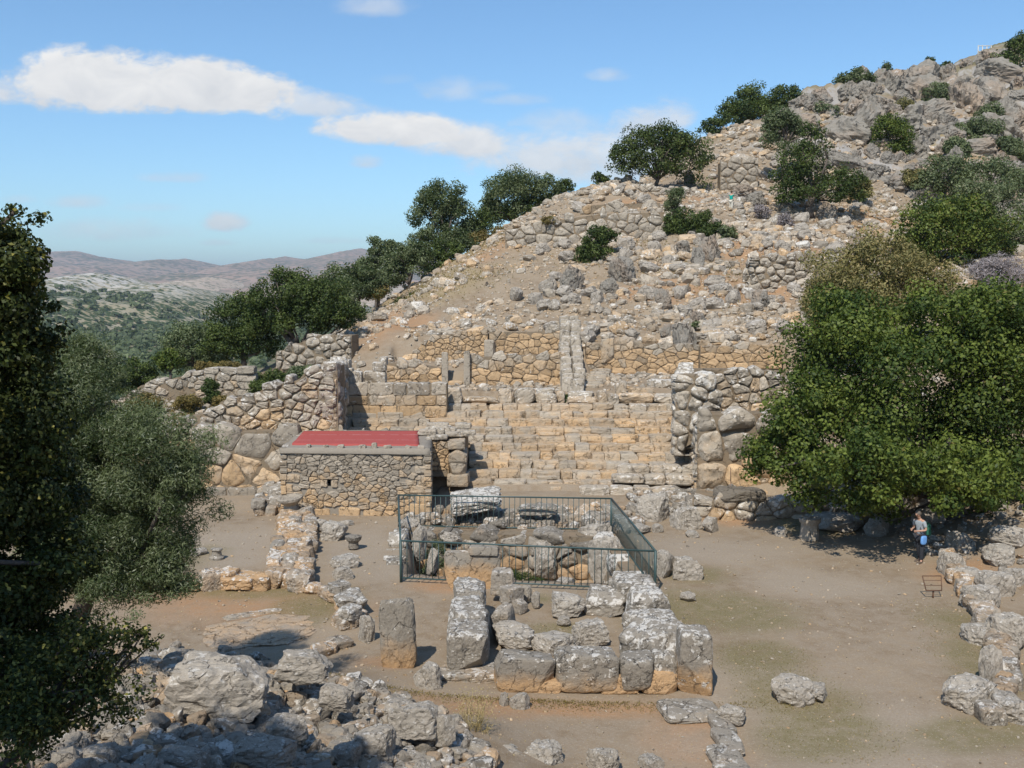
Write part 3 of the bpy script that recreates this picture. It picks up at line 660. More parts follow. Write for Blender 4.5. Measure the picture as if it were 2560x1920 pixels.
# --------------- theatral steps
XL, XR = -2.05, 8.35
st_root = thing('stone_steps', (3, 45, .4), 'broad flight of long ochre stone steps filling the slope between the two bastions', 'stone steps')
rs = np.random.default_rng(5)
RIS, TRD, NST, Y0S, Z0S = .30, .80, 10, 44.9, .42
for k in range(NST):
    mb = MB(); y = Y0S + k * TRD; z = Z0S + k * RIS
    xl = XL if k < 5 else -8.2
    xr = XR + .05 * k + (0.4 if k > 6 else 0)
    x = xl
    while x < xr:
        w = rs.uniform(.5, 1.45); w = min(w, xr - x + .3)
        curve = .0045 * (x - 3) ** 2 * (1 if x > 3 else .4)
        stair = (1.5 < x + w / 2 < 2.3) or (5.6 < x + w / 2 < 6.3)
        yy0 = y + curve * -.6 + rs.normal(0, .035); zz = z + rs.normal(0, .022) + .012 * (3 - x) * (k < 3)
        o = np.clip(rs.normal(.36 + .08 * (k < 8), .16), 0, 1); br = rs.uniform(.42, .78); li = .1 + .35 * (x > 5.5) * rs.random() + .25 * (k < 2 and x > 4) + .25 * (k > 8)
        hsc = 1.0
        block(mb, x + w / 2, yy0 + .45, zz - .10, w * .998, .98, RIS + .10, rs.integers(1e6), p=14, amp=.05, res=6, cuts=1, rz=rs.normal(0, .015), rx=rs.normal(0, .012), o=o, r=br, l=li)
        if stair: block(mb, x + w / 2, yy0 - .18, zz - .02, w * .7, .40, RIS * .5, rs.integers(1e6), p=8, amp=.06, res=5, o=o, r=br, l=li)
        x += w
    mb.build('step', M['stone'], st_root)
mb = MB(); vq = []
for k in range(NST): vq += [(XL - .2 if k < 5 else -8.1, XR + .8, Y0S + k * TRD + .12, Z0S + k * RIS + RIS * .55)]
v = []; f = []
for xl, xr, y, z in vq:
    n = len(v); v += [(xl, y, z - 1.2), (xr, y, z - 1.2), (xr, y, z), (xl, y, z), (xr, y + TRD, z), (xl, y + TRD, z)]; f += [(n, n + 1, n + 2, n + 3), (n + 3, n + 2, n + 4, n + 5)]
mb.add(v, f, col=(.4, .4, 0)); mb.build('fill', M['core'], st_root)
# upright blocks crowning the steps
mb = MB()
x = W(447, 400, 54).x
while x < 9.0:
    w = rs.choice([rs.uniform(.4, .8), rs.uniform(.8, 1.3), rs.uniform(1.3, 2.1)]); h = rs.uniform(.5, .95) if w < 1.2 else rs.uniform(.42, .7)
    block(mb, x + w / 2, 53.2 + rs.normal(0, .12), Z0S + NST * RIS - .12, w * .96, .85, h, rs.integers(1e6), p=4, amp=.16, res=10 if False else 8, cuts=2, rz=rs.normal(0, .10), rx=rs.normal(0, .08), o=rs.uniform(.05, .6), r=rs.uniform(.3, .8), l=.6)
    if rs.random() < .25: block(mb, x + w / 2, 53.5, Z0S + NST * RIS + h - .25, w * .8, .7, .35, rs.integers(1e6), p=4, amp=.15, res=6, cuts=2, o=.1, r=.6, l=.9)
    x += w
o = mb.build('retaining_wall', M['stone']); tag(o, 'row of big rough upright blocks along the top of the broad steps', 'retaining wall')
# rough blocks at the steps' right foot, three short courses
mb = MB()
for k, (vv, u0, u1) in enumerate([(495, 580, 672), (483, 612, 690), (473, 618, 692)]):
    Yk = 43.6 + k * .75; x = W(u0, vv, Yk).x; xe = W(u1, vv, Yk).x; zz = W(u0, vv, Yk).z
    while x < xe:
        w = rs.uniform(.7, 1.5); block(mb, x + w / 2, Yk + .3, zz - .1, w * .97, .8, .45, rs.integers(1e6), p=6, amp=.09, res=8, o=.3, r=.6, l=.6, rz=rs.normal(0, .04)); x += w
o = mb.build('kerb_blocks', M['stone']); tag(o, 'three short white speckled courses at the right foot of the broad steps', 'stone kerb')
# upright narrow block and slanting slab on the landing above the steps
def one_block(name, label, cat, u0, u1, v0, v1, Y, d, seed, p=6, amp=.07, res=12, mat='stone', z0=None, **k):
    b = W((u0 + u1) / 2, v1, Y); w = (u1 - u0) * Y / 1000; h = (v1 - v0) * Y / 1000
    mb = MB(); block(mb, b.x, b.y + d / 2, (b.z if z0 is None else z0) - .03, w, d, h + .03, seed, p=p, amp=amp, res=res, **k)
    o = mb.build(name, M[mat]); tag(o, label, cat); return o
one_block('upright_block', 'narrow upright block standing on the landing above the broad steps', 'stone block', 616, 627, 381, 405, 53.4, .7, 801, o=.35, l=.5)
one_block('stone_slab', 'flat tan slab beside the narrow upright block above the steps', 'stone slab', 628, 655, 388, 403, 53.8, .5, 802, o=.45, l=.1)
one_block('stone_block', 'white edged long block right of the flat tan slab above the steps', 'stone block', 649, 676, 380, 390, 54.8, .8, 803, o=.0, l=.9, rz=-.3)

# --------------- terraces above (walls of the rooms)
make_wall('stone_wall', 'front wall of the upper rooms, left of the two stone posts', 'stone wall', px=[(387, 57.5, 362, 388), (415, 57.5, 363, 387), (447, 57.5, 368, 386)], group=None, cell=(.62, .36), seed=10, bulge=.06, ochre=.8, og=.2, lich=.2, depth=.6)
make_wall('stone_wall', 'front wall of the upper rooms, right of the two stone posts', 'stone wall', px=[(470, 57.5, 357, 386), (500, 57.5, 355, 385), (569, 57.5, 353, 381)], cell=(.68, .38), seed=11, bulge=.06, ochre=.72, og=.3, lich=.3, depth=.6)
make_wall('stone_wall', 'rear left wall of the upper rooms, small ochre rubble behind the two stone posts', 'stone wall', px=[(412, 61.6, 352, 364), (424, 61.6, 342, 362), (438, 61.6, 334, 361), (488, 61.6, 331, 359)], cell=(.46, .26), seed=12, bulge=.05, ochre=.9, lich=.1, depth=.6)
make_wall('stone_wall', 'rear middle wall of the upper rooms, honey coloured rubble under a grey rim', 'stone wall', px=[(489, 61.8, 331, 358), (530, 61.8, 331, 357), (568, 61.8, 329, 356)], cell=(.50, .28), seed=13, bulge=.05, ochre=.9, lich=.1, depth=.6)
make_wall('stone_wall', 'rear right wall of the upper rooms, ochre rubble with a smooth upright slab', 'stone wall', px=[(586, 60.2, 343, 374), (640, 60.2, 343, 374), (700, 60.2, 344, 372)], cell=(.62, .32), seed=14, bulge=.05, ochre=.68, og=.3, lich=.15, depth=.6)
make_wall('stone_wall', 'low orange jointed wall right of the leaning grey boulder, behind the right bastion', 'stone wall', px=[(700, 59.6, 346, 369), (740, 59.6, 345, 368), (782, 59.6, 343, 368)], cell=(.8, .34), seed=15, bulge=.05, ochre=.85, og=.25, lich=.1, depth=.6)
make_wall('stone_wall', 'grey coursed rubble wall in a line above the upper rooms', 'stone wall', px=[(400, 66.5, 327, 334), (470, 66.5, 321, 331), (560, 66.5, 318, 330), (640, 66.5, 322, 331)], cell=(.55, .28), seed=16, bulge=.08, ochre=.1, lich=.5, depth=.7, ragged=1.0)
make_wall('stone_wall', 'pale rubble terrace wall below the orange jointed wall, right of the cross wall', 'stone wall', px=[(585, 58.3, 374, 383), (640, 58.3, 375, 384), (676, 58.3, 375, 385)], cell=(.9, .28), seed=17, bulge=.05, ochre=.35, lich=.3, depth=.6)
# cross wall running up the slope
mb = MB()
p0 = W(573, 392, 54.3); p1 = W(569, 331, 65)
L = 10.7; s_ = 0
while s_ < L:
    w = rs.uniform(.5, .95); q = s_ / L; x = p0.x + (p1.x - p0.x) * q; y = p0.y + (p1.y - p0.y) * q; z = zt1(x, y)
    ztp = p0.z + .75 + (p1.z - p0.z + .3) * q
    for sx in (-.32, .32): block(mb, x + sx + rs.normal(0, .05), y, z - .2, .62, w, max(.5, ztp - z + .2 + rs.normal(0, .06)), rs.integers(1e6), p=7, amp=.06, res=6, o=.12, r=rs.uniform(.4, .8), l=.6)
    s_ += w * .97
o = mb.build('stone_wall', M['stone']); tag(o, 'narrow grey cross wall running up the slope between the upper rooms', 'stone wall')
mb = MB()
for k in range(7):
    p = W(583 + 2 * k, 388 - 2.6 * k, 55.4 + .55 * k); block(mb, p.x + .4, p.y, p.z - .2, rs.uniform(.9, 1.2), .6, .42, rs.integers(1e6), p=6, amp=.08, res=6, o=.3, r=.55, l=.3)
o = mb.build('stone_stair', M['stone']); tag(o, 'short worn stair beside the grey cross wall', 'stone stair')
# stone posts
for (u, v0, v1, lab) in ((445, 352, 381, 'slim square stone post, left one of the pair in the doorway gap'), (467, 351, 382, 'slim square stone post, right one of the pair in the doorway gap')):
    b = W(u, v1, 57.3); mb = MB(); block(mb, b.x, b.y, b.z - .3, .36, .34, (v1 - v0) * .0573 + .3, 820 + u, p=14, amp=.015, res=8, o=.0, r=.5, l=.15)
    o = mb.build('stone_post', M['stone']); tag(o, lab, 'stone post', 'pair of stone posts')
one_block('threshold_slab', 'low ochre threshold slab between the two stone posts', 'stone slab', 440, 462, 381, 388, 57.2, .8, 823, o=.7, l=.1)
one_block('upright_slab', 'tall smooth slab set upright at the left end of the rear right wall', 'stone slab', 601, 614, 339, 362, 60.0, .35, 824, o=.45, l=.1)
one_block('upright_slab', 'pale grey slab pillar between the rear left and rear middle walls', 'stone slab', 484, 495, 340, 358, 61.4, .5, 825, o=.1, l=.3)

# --------------- right bastion
make_wall('stone_wall', 'lower face of the right bastion, giant rounded boulders beside the steps', 'stone wall', px=[(696, 43.4, 414, 495), (706, 43.2, 413, 498), (745, 43.2, 412, 502), (800, 43.2, 414, 505)], cell=(1.35, 1.0), seed=20, bulge=.26, gap=.05, ochre=.28, og=.75, lich=.35, depth=1.0, ragged=.4)
b0 = W(676, 418, 45.2)
make_wall('stone_wall', 'upper right bastion of grey boulders overlooking the steps', 'stone wall', nodes=[(W(681, 372, 52.5).x, 52.5, W(681, 372, 52.5).z + .3, 2.5), (W(678, 372, 48.5).x, 48.5, W(678, 371, 48.5).z, 1.8), (b0.x, 45.6, W(677, 372, 45.6).z, 2.2), (W(700, 372, 45.2).x, 45.2, W(700, 375, 45.2).z, 2.9), (W(722, 372, 45.6).x, 45.6, W(722, 384, 45.6).z, 2.9)],
          cell=(.85, .55), seed=21, bulge=.20, gap=.05, ochre=-.05, og=.1, lich=.75, depth=.9, ragged=.5)
make_wall('stone_wall', 'inner rubble wall of the right bastion topped by white boulders', 'stone wall', px=[(706, 46.8, 368, 415), (740, 46.8, 368, 415), (790, 46.8, 371, 418)], cell=(.6, .38), seed=22, bulge=.12, gap=.05, ochre=.15, og=.6, lich=.5, depth=.8, ragged=.5)
for (xa, ya, xb, yb, seed) in ((W(690, 420, 44).x, 44.0, W(682, 480, 44.2).x, 44.2, 23),):
    pass
make_wall('stone_wall', 'left flank of the right bastion facing the steps, white lichened stones', 'stone wall', nodes=[(8.95, 52.0, 4.4, 2.5), (8.75, 48.0, 3.9, 1.2), (8.35, 45.0, 3.6, .3), (W(697, 440, 43.4).x, 43.4, 3.9, .2)],
          cell=(.8, .5), seed=24, bulge=.18, gap=.05, ochre=.1, og=.4, lich=.7, depth=.8, ragged=.5)
make_wall('stone_wall', 'low wall of two courses with ochre blocks, leading under the big oak', 'stone wall', px=[(692, 40.6, 497, 524), (720, 40.3, 501, 527), (800, 39.9, 506, 529), (905, 39.6, 508, 532)], cell=(.85, .46), seed=25, bulge=.15, gap=.045, ochre=.35, og=.55, lich=.4, depth=.8, ragged=.5, cdepth=2.2)
one_block('capstone', 'dark grey weathered capstone on the low wall at the edge of the oak', 'stone block', 718, 766, 490, 502, 40.0, 1.0, 830, p=4, amp=.12, res=18, o=-.4, r=-.3, l=-.3)
make_wall('stone_wall', 'shaded rubble wall behind the big oak at the right edge', 'stone wall', nodes=[(15.5, 41.2, 2.4, .3), (19, 40, 2.8, .6), (24, 38.5, 3.2, .8)], cell=(.7, .45), seed=26, bulge=.14, ochre=.2, lich=.5, depth=.7)

# --------------- walls up the hill
make_wall('stone_wall', 'rounded dry stone wall of small grey field stones, left of the khaki bush', 'stone wall', px=[(745, 71, 262, 289), (753, 70, 256, 296), (790, 70, 254, 300), (822, 70.5, 253, 300)], cell=(.62, .44), seed=30, bulge=.22, gap=.05, ochre=-.1, lich=.45, depth=.8, ragged=.4)
make_wall('stone_wall', 'small dark polygonal wall high on the hill between two crag trees', 'stone wall', px=[(720, 101, 162, 190), (733, 101, 157, 190), (758, 101, 162, 190)], cell=(1.1, .7), seed=31, bulge=.16, gap=.07, ochre=-.05, lich=.15, depth=1, ragged=.4)
make_wall('stone_wall', 'long polygonal terrace wall crossing the middle of the hill', 'stone wall', px=[(505, 84, 229, 258), (530, 84, 226, 258), (531, 84, 222, 258), (560, 84, 219, 257), (600, 84, 213, 251), (640, 84, 212, 247), (672, 84, 211, 245)], cell=(1.05, .62), seed=32, bulge=.13, gap=.06, ochre=.08, og=.15, lich=.35, depth=1, ragged=.6)
make_wall('stone_wall', 'broken orange wall remnant just under the skyline shrubs', 'stone wall', px=[(582, 90.5, 205, 214), (615, 90.5, 203, 214), (660, 90.5, 202, 212)], cell=(1.2, .7), seed=33, bulge=.15, gap=.06, ochre=.45, og=.5, lich=.2, depth=.8, ragged=.8)
make_wall('stone_wall', 'grey rubble parapet along the shoulder of the hill below the round trees', 'stone wall', px=[(508, 93, 226, 236), (535, 94.5, 214, 224), (560, 96, 203, 212), (590, 98, 194, 203), (630, 99.5, 187, 197), (665, 100, 186, 197)], cell=(.75, .5), seed=34, bulge=.2, gap=.06, ochre=-.1, lich=.55, depth=.9, ragged=1.1)
make_wall('stone_wall', 'low wall with a row of small square holes below the climber', 'stone wall', px=[(700, 90.3, 211, 220), (745, 90.3, 211, 221), (800, 90.3, 211, 221)], cell=(1.1, .42), seed=35, style='ashlar', bulge=.1, gap=.05, ochre=.15, lich=.4, depth=.9, ragged=.5, holes=[(1.9, 2.4, .2, .7), (3.6, 4.0, .2, .7), (5.3, 5.8, .2, .7)])
make_wall('stone_wall', 'tumbled wall of grey rubble behind the trunk of the left oak', 'stone wall', px=[(276, 62.5, 352, 370), (300, 62.5, 342, 368), (318, 62, 334, 364), (352, 61.5, 334, 362)], cell=(.7, .42), seed=36, bulge=.18, gap=.06, ochre=-.1, og=.2, lich=.3, depth=.9, ragged=.9)
make_wall('stone_wall', 'boulder terrace wall under the lone hillside tree', 'stone wall', px=[(748, 86, 226, 236), (790, 86, 220, 234), (835, 86, 222, 236)], cell=(1.2, .8), seed=37, bulge=.3, gap=.08, ochre=-.05, lich=.45, depth=1, ragged=.9)
make_wall('stone_wall', 'ragged line of grey terrace stones across the lower slope', 'stone wall', px=[(430, 74, 303, 309), (500, 74, 298, 305), (560, 74, 296, 304)], cell=(.8, .4), seed=38, bulge=.18, gap=.06, ochre=.05, lich=.4, depth=.8, ragged=1.2)
for k_, (nodes_, lab_) in enumerate([([(452, 79, 283, 290), (500, 79, 279, 287), (560, 79, 277, 285)], 'faint terrace wall above the ragged line of stones'), ([(600, 66, 318, 327), (650, 66, 317, 327), (700, 66, 319, 328)], 'low coursed terrace wall left of the white crusted boulder'),
        ([(705, 65, 322, 333), (745, 65, 320, 332), (790, 65, 322, 333)], 'low coursed terrace wall above the orange jointed wall'), ([(590, 95, 191, 198), (640, 96, 187, 195), (690, 96, 188, 196)], 'rubble course just below the skyline thicket'),
        ([(395, 70, 317, 324), (440, 70, 313, 320), (480, 70, 311, 318)], 'short rubble course on the lower left shoulder'), ([(610, 86, 222, 228), (670, 86, 220, 228), (700, 86, 222, 229)], 'single course of stones above the long polygonal wall'), ([(690, 76, 262, 270), (735, 76, 262, 272)], 'broken stub of wall left of the dry stone wall')]):
    make_wall('stone_wall', lab_, 'stone wall', px=nodes_, cell=(.75, .32), seed=600 + k_, bulge=.12, gap=.05, ochre=.35, og=.2, lich=.3, depth=.8, ragged=1.0, cdepth=1.2)
# second ruin, far left
make_wall('stone_wall', 'far left ruined wall with a dark niche, by the mustard bushes', 'stone wall', px=[(112, 60.5, 404, 412), (125, 60.5, 395, 410), (142, 60.3, 384, 408), (164, 60.2, 380, 405), (192, 60, 372, 404), (240, 59.5, 369, 404)],
          cell=(.8, .34), seed=40, bulge=.10, gap=.05, ochre=-.05, og=.45, lich=.35, depth=1.0, ragged=.7, holes=[(3.4, 4.9, 0, 1.6)])
mb = MB()
for k in range(5):
    p = W(248, 404 - 0, 59.0); block(mb, p.x, p.y, p.z + k * .45, 1.1 + rs.normal(0, .05), .9, .46, 840 + k, p=8, amp=.05, res=8, o=-.1, r=.4, l=.2)
o = mb.build('stone_pier', M['stone']); tag(o, 'square pier of grey blocks at the right end of the far left ruin', 'stone pier')

# --------------- hut with red roof
hx0, hx1 = W(283, 517, 41.3).x, W(429, 517, 41.0).x
hb = W(355, 517, 41.1).z; htp = W(355, 450, 41.1).z
hut = thing('stone_hut', ((hx0 + hx1) / 2, 41.2, hb), 'small rubble stone hut with a flat red roof in front of the left bastion', 'hut')
slot = ((330 - 283) * .0412, htp - hb)
hn = [(hx0, 41.35, htp, hb), (hx1, 41.0, htp - .03, hb - .05)]
r_ = np.random.default_rng(70)
HL = math.hypot(hx1 - hx0, .35)
def in_q(c, rects):
    return any(a <= c[0] <= b and d <= c[1] <= e for a, b, d, e in rects)
quoins = [(0.0, .42, 1.05, 1.40), (0, .75, 1.48, 1.82), (.12, .85, .55, 1.08), (.05, .3, 0.05, .5), (HL - .85, HL, 1.05, 1.40), (HL - .62, HL, 1.62, 1.84), (HL - .45, HL, 1.40, 1.62), (HL - .98, HL - .5, 1.40, 1.62), (HL - .85, HL, .12, .62), (HL - .60, HL, 1.92, 2.22), (HL - .55, HL, .62, 1.03),
          (1.95 - .35, 1.90, 1.28, 1.60), (2.07, 2.35, 1.28, 1.60), (1.7, 2.4, 1.62, 1.74), (2.35, 3.3, .02, .45), (3.4, 3.9, .0, .38), (1.3, 2.0, .05, .38)]
mb = MB(); fm = None
_, fm, info = wall_geo(hn, seed=71, cell=(10, 10), depth=.3)
polys = cells(HL, htp - hb + .1, .36, .175, r_)
for P in polys:
    c = np.mean(P, 0)
    if c[1] > htp - hb - .02 or in_q(c, [(a - .04, b + .04, d - .05, e + .05) for a, b, d, e in quoins]) or in_q(c, [(1.86, 2.1, 1.2, 1.66)]): continue
    rel = 1 - c[1] / (htp - hb)
    pillow(mb, P, fm, .3, .055, .022, r_, (.10 + .75 * rel ** 1.4 + r_.normal(0, .15), np.clip(.36 + r_.normal(0, .16), 0, 1), .1))
for a, b, d, e in quoins:
    P = [(a, d), (b, d), (b, e), (a, e)]; rel = 1 - (d + e) / 2 / (htp - hb)
    pillow(mb, P, fm, .3, .05, .02, r_, (.25 + .7 * rel ** 1.5 + r_.normal(0, .06), .5, .2))
wl = mb.build('wall', M['stone'], hut)
mort = MB(); T_ = lambda s: (hx0 + (hx1 - hx0) * s / HL, 41.35 - .35 * s / HL)
# mortar face with the window slot left open
zs = [hb - .4, hb + 1.28, hb + 1.62, htp + .0]
def quad_(mb, a, b, z0, z1, dy=.035): 
    p, q = T_(a), T_(b); mb.add([(p[0], p[1] + dy, z0), (q[0], q[1] + dy, z0), (q[0], q[1] + dy, z1), (p[0], p[1] + dy, z1)], [(0, 1, 2, 3)], col=(.25, .35, 0))
quad_(mort, 0, HL, zs[0], zs[1]); quad_(mort, 0, 1.9, zs[1], zs[2]); quad_(mort, 2.05, HL, zs[1], zs[2]); quad_(mort, 0, HL, zs[2], zs[3])
m_, t_ = new_mat('grey_mortar'); Pm = t_.n('ShaderNodeNewGeometry').outputs['Position']; nm = t_.noise(Pm, 9, 6, .7)
finish(t_, t_.mix(nm, (.19, .165, .13), (.34, .30, .245)), .95, nm, .5, .03); M['mortar'] = m_
mort.build('mortar', M['mortar'], hut)
sl_ = MB()
a_, b_ = T_(1.9), T_(2.05); d_ = .45; z0, z1 = zs[1], zs[2]
sl_.add([(a_[0], a_[1] + .035, z0), (a_[0], a_[1] + d_, z0), (a_[0], a_[1] + d_, z1), (a_[0], a_[1] + .035, z1), (b_[0], b_[1] + .035, z0), (b_[0], b_[1] + d_, z0), (b_[0], b_[1] + d_, z1), (b_[0], b_[1] + .035, z1)],
        [(0, 1, 2, 3), (5, 4, 7, 6), (1, 5, 6, 2), (3, 2, 6, 7), (0, 4, 5, 1)], col=(-.3, 0, 0)); 
m_, t_ = new_mat('dark_opening'); rgb = t_.n('ShaderNodeRGB'); rgb.outputs[0].default_value = (.012, .011, .01, 1); finish(t_, rgb.outputs[0], 1); M['dark'] = m_
sl_.build('window_slot', M['dark'], hut)
ztop = htp + .10; rz_ = htp + .16
roofp = [(hx0 - .05, 41.25), (hx1 + .08, 40.9), (hx1 - .30, 46.5), (hx0 - .15, 46.6)]
for i, nm_ in ((1, 'right_wall'), (3, 'left_wall'), (2, 'rear_wall')):
    a = roofp[i]; b = roofp[(i + 1) % 4]
    mbs, _, _ = wall_geo([(a[0], a[1], htp, hb), (b[0], b[1], htp, hb)], cell=(.42, .22), seed=75 + i, depth=.3, bulge=.05, ochre=.3, og=.4)
    mbs.build(nm_, M['stone'], hut)
def slab_mesh(mb, poly, z0, z1, nsub=14, amp=.03, seed=1, col=(.2, .5, .2)):
    q = np.array(poly, float); A = []
    for i in range(nsub + 1):
        for j in range(nsub + 1):
            s, t2 = i / nsub, j / nsub; p = (q[0] * (1 - s) + q[1] * s) * (1 - t2) + (q[3] * (1 - s) + q[2] * s) * t2; A.append(p)
    A = np.array(A); zz = z1 + fbm2(A[:, 0], A[:, 1], .8, 4, seed) * amp
    ed = fbm2(A[:, 0] + 9, A[:, 1], .35, 3, seed + 1) * amp * 1.4
    c = q.mean(0); A2 = A + (A - c) / np.linalg.norm(A - c + 1e-6, axis=1)[:, None] * ed[:, None]
    v = np.concatenate([np.column_stack([A2, zz]), np.column_stack([A2, np.full(len(A), z0)])])
    I = np.arange((nsub + 1) ** 2).reshape(nsub + 1, nsub + 1); f = np.stack([I[:-1, :-1].ravel(), I[1:, :-1].ravel(), I[1:, 1:].ravel(), I[:-1, 1:].ravel()], 1)
    B = len(A); per = list(I[:, 0]) + list(I[-1, 1:]) + list(I[::-1, -1][1:]) + list(I[0, ::-1][1:-1]); per = np.array(per); nx_ = np.roll(per, -1)
    side = np.stack([per, per + B, nx_ + B, nx_], 1); mb.add(v, np.concatenate([f, side]), col=col)
mb = MB(); slab_mesh(mb, roofp, htp - .16, htp + .07, 24, .06, 3, (0, .5, 0)); mb.build('roof_edge', M['mortar'], hut)
for k, (s, w) in enumerate([(.40, .28), (.55, .3), (.63, .22), (.72, .34), (.18, .2), (.3, .22), (.86, .24), (.95, .3)]):
    p = T_(HL * s); mb = MB(); block(mb, p[0], p[1] + .12, htp + .0, w, .3, .19 if k not in (2,) else .28, 850 + k, p=3.4, amp=.1, res=8, o=0, r=.5, l=.3); mb.build('rim_stone', M['stone'], hut)
ru = [G(292, 444.5, htp + .09), G(419, 446, htp + .09), G(418, 431.8, htp + .09), G(304, 431.8, htp + .09)]
mb = MB(); slab_mesh(mb, [(p.x, p.y) for p in ru], htp - .05, htp + .135, 30, .018, 8)
m_, t_ = new_mat('red_roof_felt'); P = t_.n('ShaderNodeNewGeometry').outputs['Position']
sp3 = t_.n('ShaderNodeSeparateXYZ', ins={0: P})
c = t_.mix(t_.noise(P, 3, 5, .7), (.33, .070, .062), (.39, .095, .082)); wig = t_.m('MULTIPLY', t_.m('SUBTRACT', t_.noise(P, 4, 4, .7), .5), .12)
for yy_, a_ in ((44.6, .7), (43.0, .6)):
    dl = t_.m('ABSOLUTE', t_.m('ADD', t_.m('SUBTRACT', sp3.outputs[1], yy_), wig))
    ln = t_.m('MULTIPLY', t_.m('LESS_THAN', dl, .022), t_.ramp(t_.noise(P, 6, 3, .6), [(.42, 0.0), (.5, 1.0)])); c = t_.mix(t_.m('MULTIPLY', ln, a_), c, (.62, .45, .42))
finish(t_, c, .9, t_.noise(P, 60, 3, .6), .25, .01, .1); M['red'] = m_
mb.build('roof', M['red'], hut)
# wall stub right of the hut: an ochre panel and a grey squared jamb
j0 = make_wall('wall_stub', 'wall stub right of the hut with an ochre rubble panel', 'stone wall', px=[(430, 44.3, 440, 470), (449, 44.2, 440, 470)], cell=(.34, .2), seed=77, bulge=.05, ochre=.85, lich=0, depth=.5, ragged=.1)
jb = thing('jamb_pillar', tuple(W(459, 487, 44)), 'squared grey and tan jamb pillar at the left foot of the broad steps', 'stone pillar')
mb = MB()
for k, (v0, v1, u0, u1) in enumerate([(474, 487, 447, 469), (463, 474, 449, 466), (450, 463, 448, 467), (440, 450, 447, 465)]):
    p = W((u0 + u1) / 2, v1, 44.0); block(mb, p.x, p.y + .5, p.z, (u1 - u0) * .044, 1.1, (v1 - v0) * .0445, 860 + k, p=10, amp=.04, res=8, o=.35, r=.45, l=.2)
mb.build('shaft', M['stone'], jb)
mb = MB()
for k in range(26):
    u = rs.uniform(422, 470); v = rs.uniform(424, 438); Y = 44.2 + (438 - v) * .12; p = W(u, v + 3, Y); block(mb, p.x, p.y, p.z, rs.uniform(.3, .7), .5, rs.uniform(.15, .3), 900 + k, p=5, amp=.1, res=5, o=.2, r=.6, l=.5)
mb.build('loose_top', M['stone'], jb)
core_w = MB(); core_box(core_w, pxnodes([(424, 44.75, 434, 488), (466, 44.75, 434, 488)]), 2.6); core_w.build('core', M['core'], jb)
# ------------------------------------------------------------ the ruined shrine in front (dry-laid blocks)
def part_block(parent, name, u0, u1, v0, v1, Y, d, seed, z0=None, mat='stone_near', label=None, **k):
    b = W((u0 + u1) / 2, v1, Y); w = (u1 - u0) * Y / 1000; h = (v1 - v0) * Y / 1000; kk = dict(p=7, amp=.06, res=18, o=.0, r=.5, l=.5); kk.update(k)
    mb = MB(); block(mb, b.x, b.y + d / 2, (b.z if z0 is None else z0), w, d, h, seed, **kk)
    o = mb.build(name, M[mat], parent)
    if label: o['label'] = label
    return o
shr = thing('ruined_wall', tuple(G(600, 706)), 'front wall of the ruined shrine, big grey blocks on an ochre course', 'ruined wall')
low = dict(o=.95, og=.1, l=.05, r=.6)
for i, (u0, u1, v0, v1) in enumerate([(531, 562.5, 692, 706), (563, 600.5, 691, 707), (601, 640.5, 688, 709), (641, 678.5, 684, 708)]):
    part_block(shr, 'base_block', u0, u1, v0, v1, 22.62 + .03 * (i % 2), .7, 100 + i, z0=-.05, **low)
part_block(shr, 'base_block', 497, 531, 693, 704, 22.8, .6, 109, z0=-.05, **low)
zL = W(600, 693, 22.6).z
part_block(shr, 'upper_block', 494, 554.5, 657, 694, 22.6, .75, 110, z0=zL - .02, o=.05, og=.9, l=.45, r=.42, p=8, amp=.05)
part_block(shr, 'upper_block', 555, 619, 653, 693, 22.58, .8, 111, z0=zL - .02, o=.0, og=.6, l=.6, r=.40, p=6, amp=.06)
part_block(shr, 'upper_block', 621, 655, 656, 689, 22.55, .8, 112, z0=zL + .04, o=-.1, og=.5, l=.5, r=.38, p=4, amp=.06, taper=-.06)
part_block(shr, 'upper_block', 652, 678.5, 655, 688, 22.75, .8, 113, z0=zL + .06, o=.05, og=.6, l=.8, r=.45, p=4.5, amp=.07, taper=.12)
part_block(shr, 'corner_block', 679, 713.5, 640, 707, 22.5, .85, 114, z0=-.05, o=-.05, og=1.0, l=.75, r=.5, p=9, amp=.045, taper=.05, res=26)
lw = thing('ruined_wall', tuple(G(467, 692)), 'left side wall of the ruined shrine, three long white crusted blocks in a row', 'ruined wall')
part_block(lw, 'wall_block', 446, 489, 646, 691, 23.5, 1.35, 120, z0=.05, o=-.1, l=.75, r=.5, p=5.5, amp=.08, res=26, cuts=1, og=.25)
for k, (yc, w, d, h) in enumerate([(25.75, 1.02, 1.9, 1.12), (27.65, .98, 1.5, 1.10)]):
    mb = MB(); block(mb, -1.06 - .09 * (k + 1), yc, .02, w, d, h, 121 + k, p=5.5, amp=.09, res=26, o=-.1, r=.48, l=.8, og=.35, cuts=1); mb.build('wall_block', M['stone_near'], lw)
part_block(lw, 'base_slab', 438, 506, 690, 702, 23.2, .9, 124, z0=-.06, o=.35, l=.7, r=.6, amp=.07)
rw = thing('ruined_wall', (3.9, 25.5, 0), 'right side wall of the ruined shrine, pale crusted boulders reaching back to the green fence', 'ruined wall')
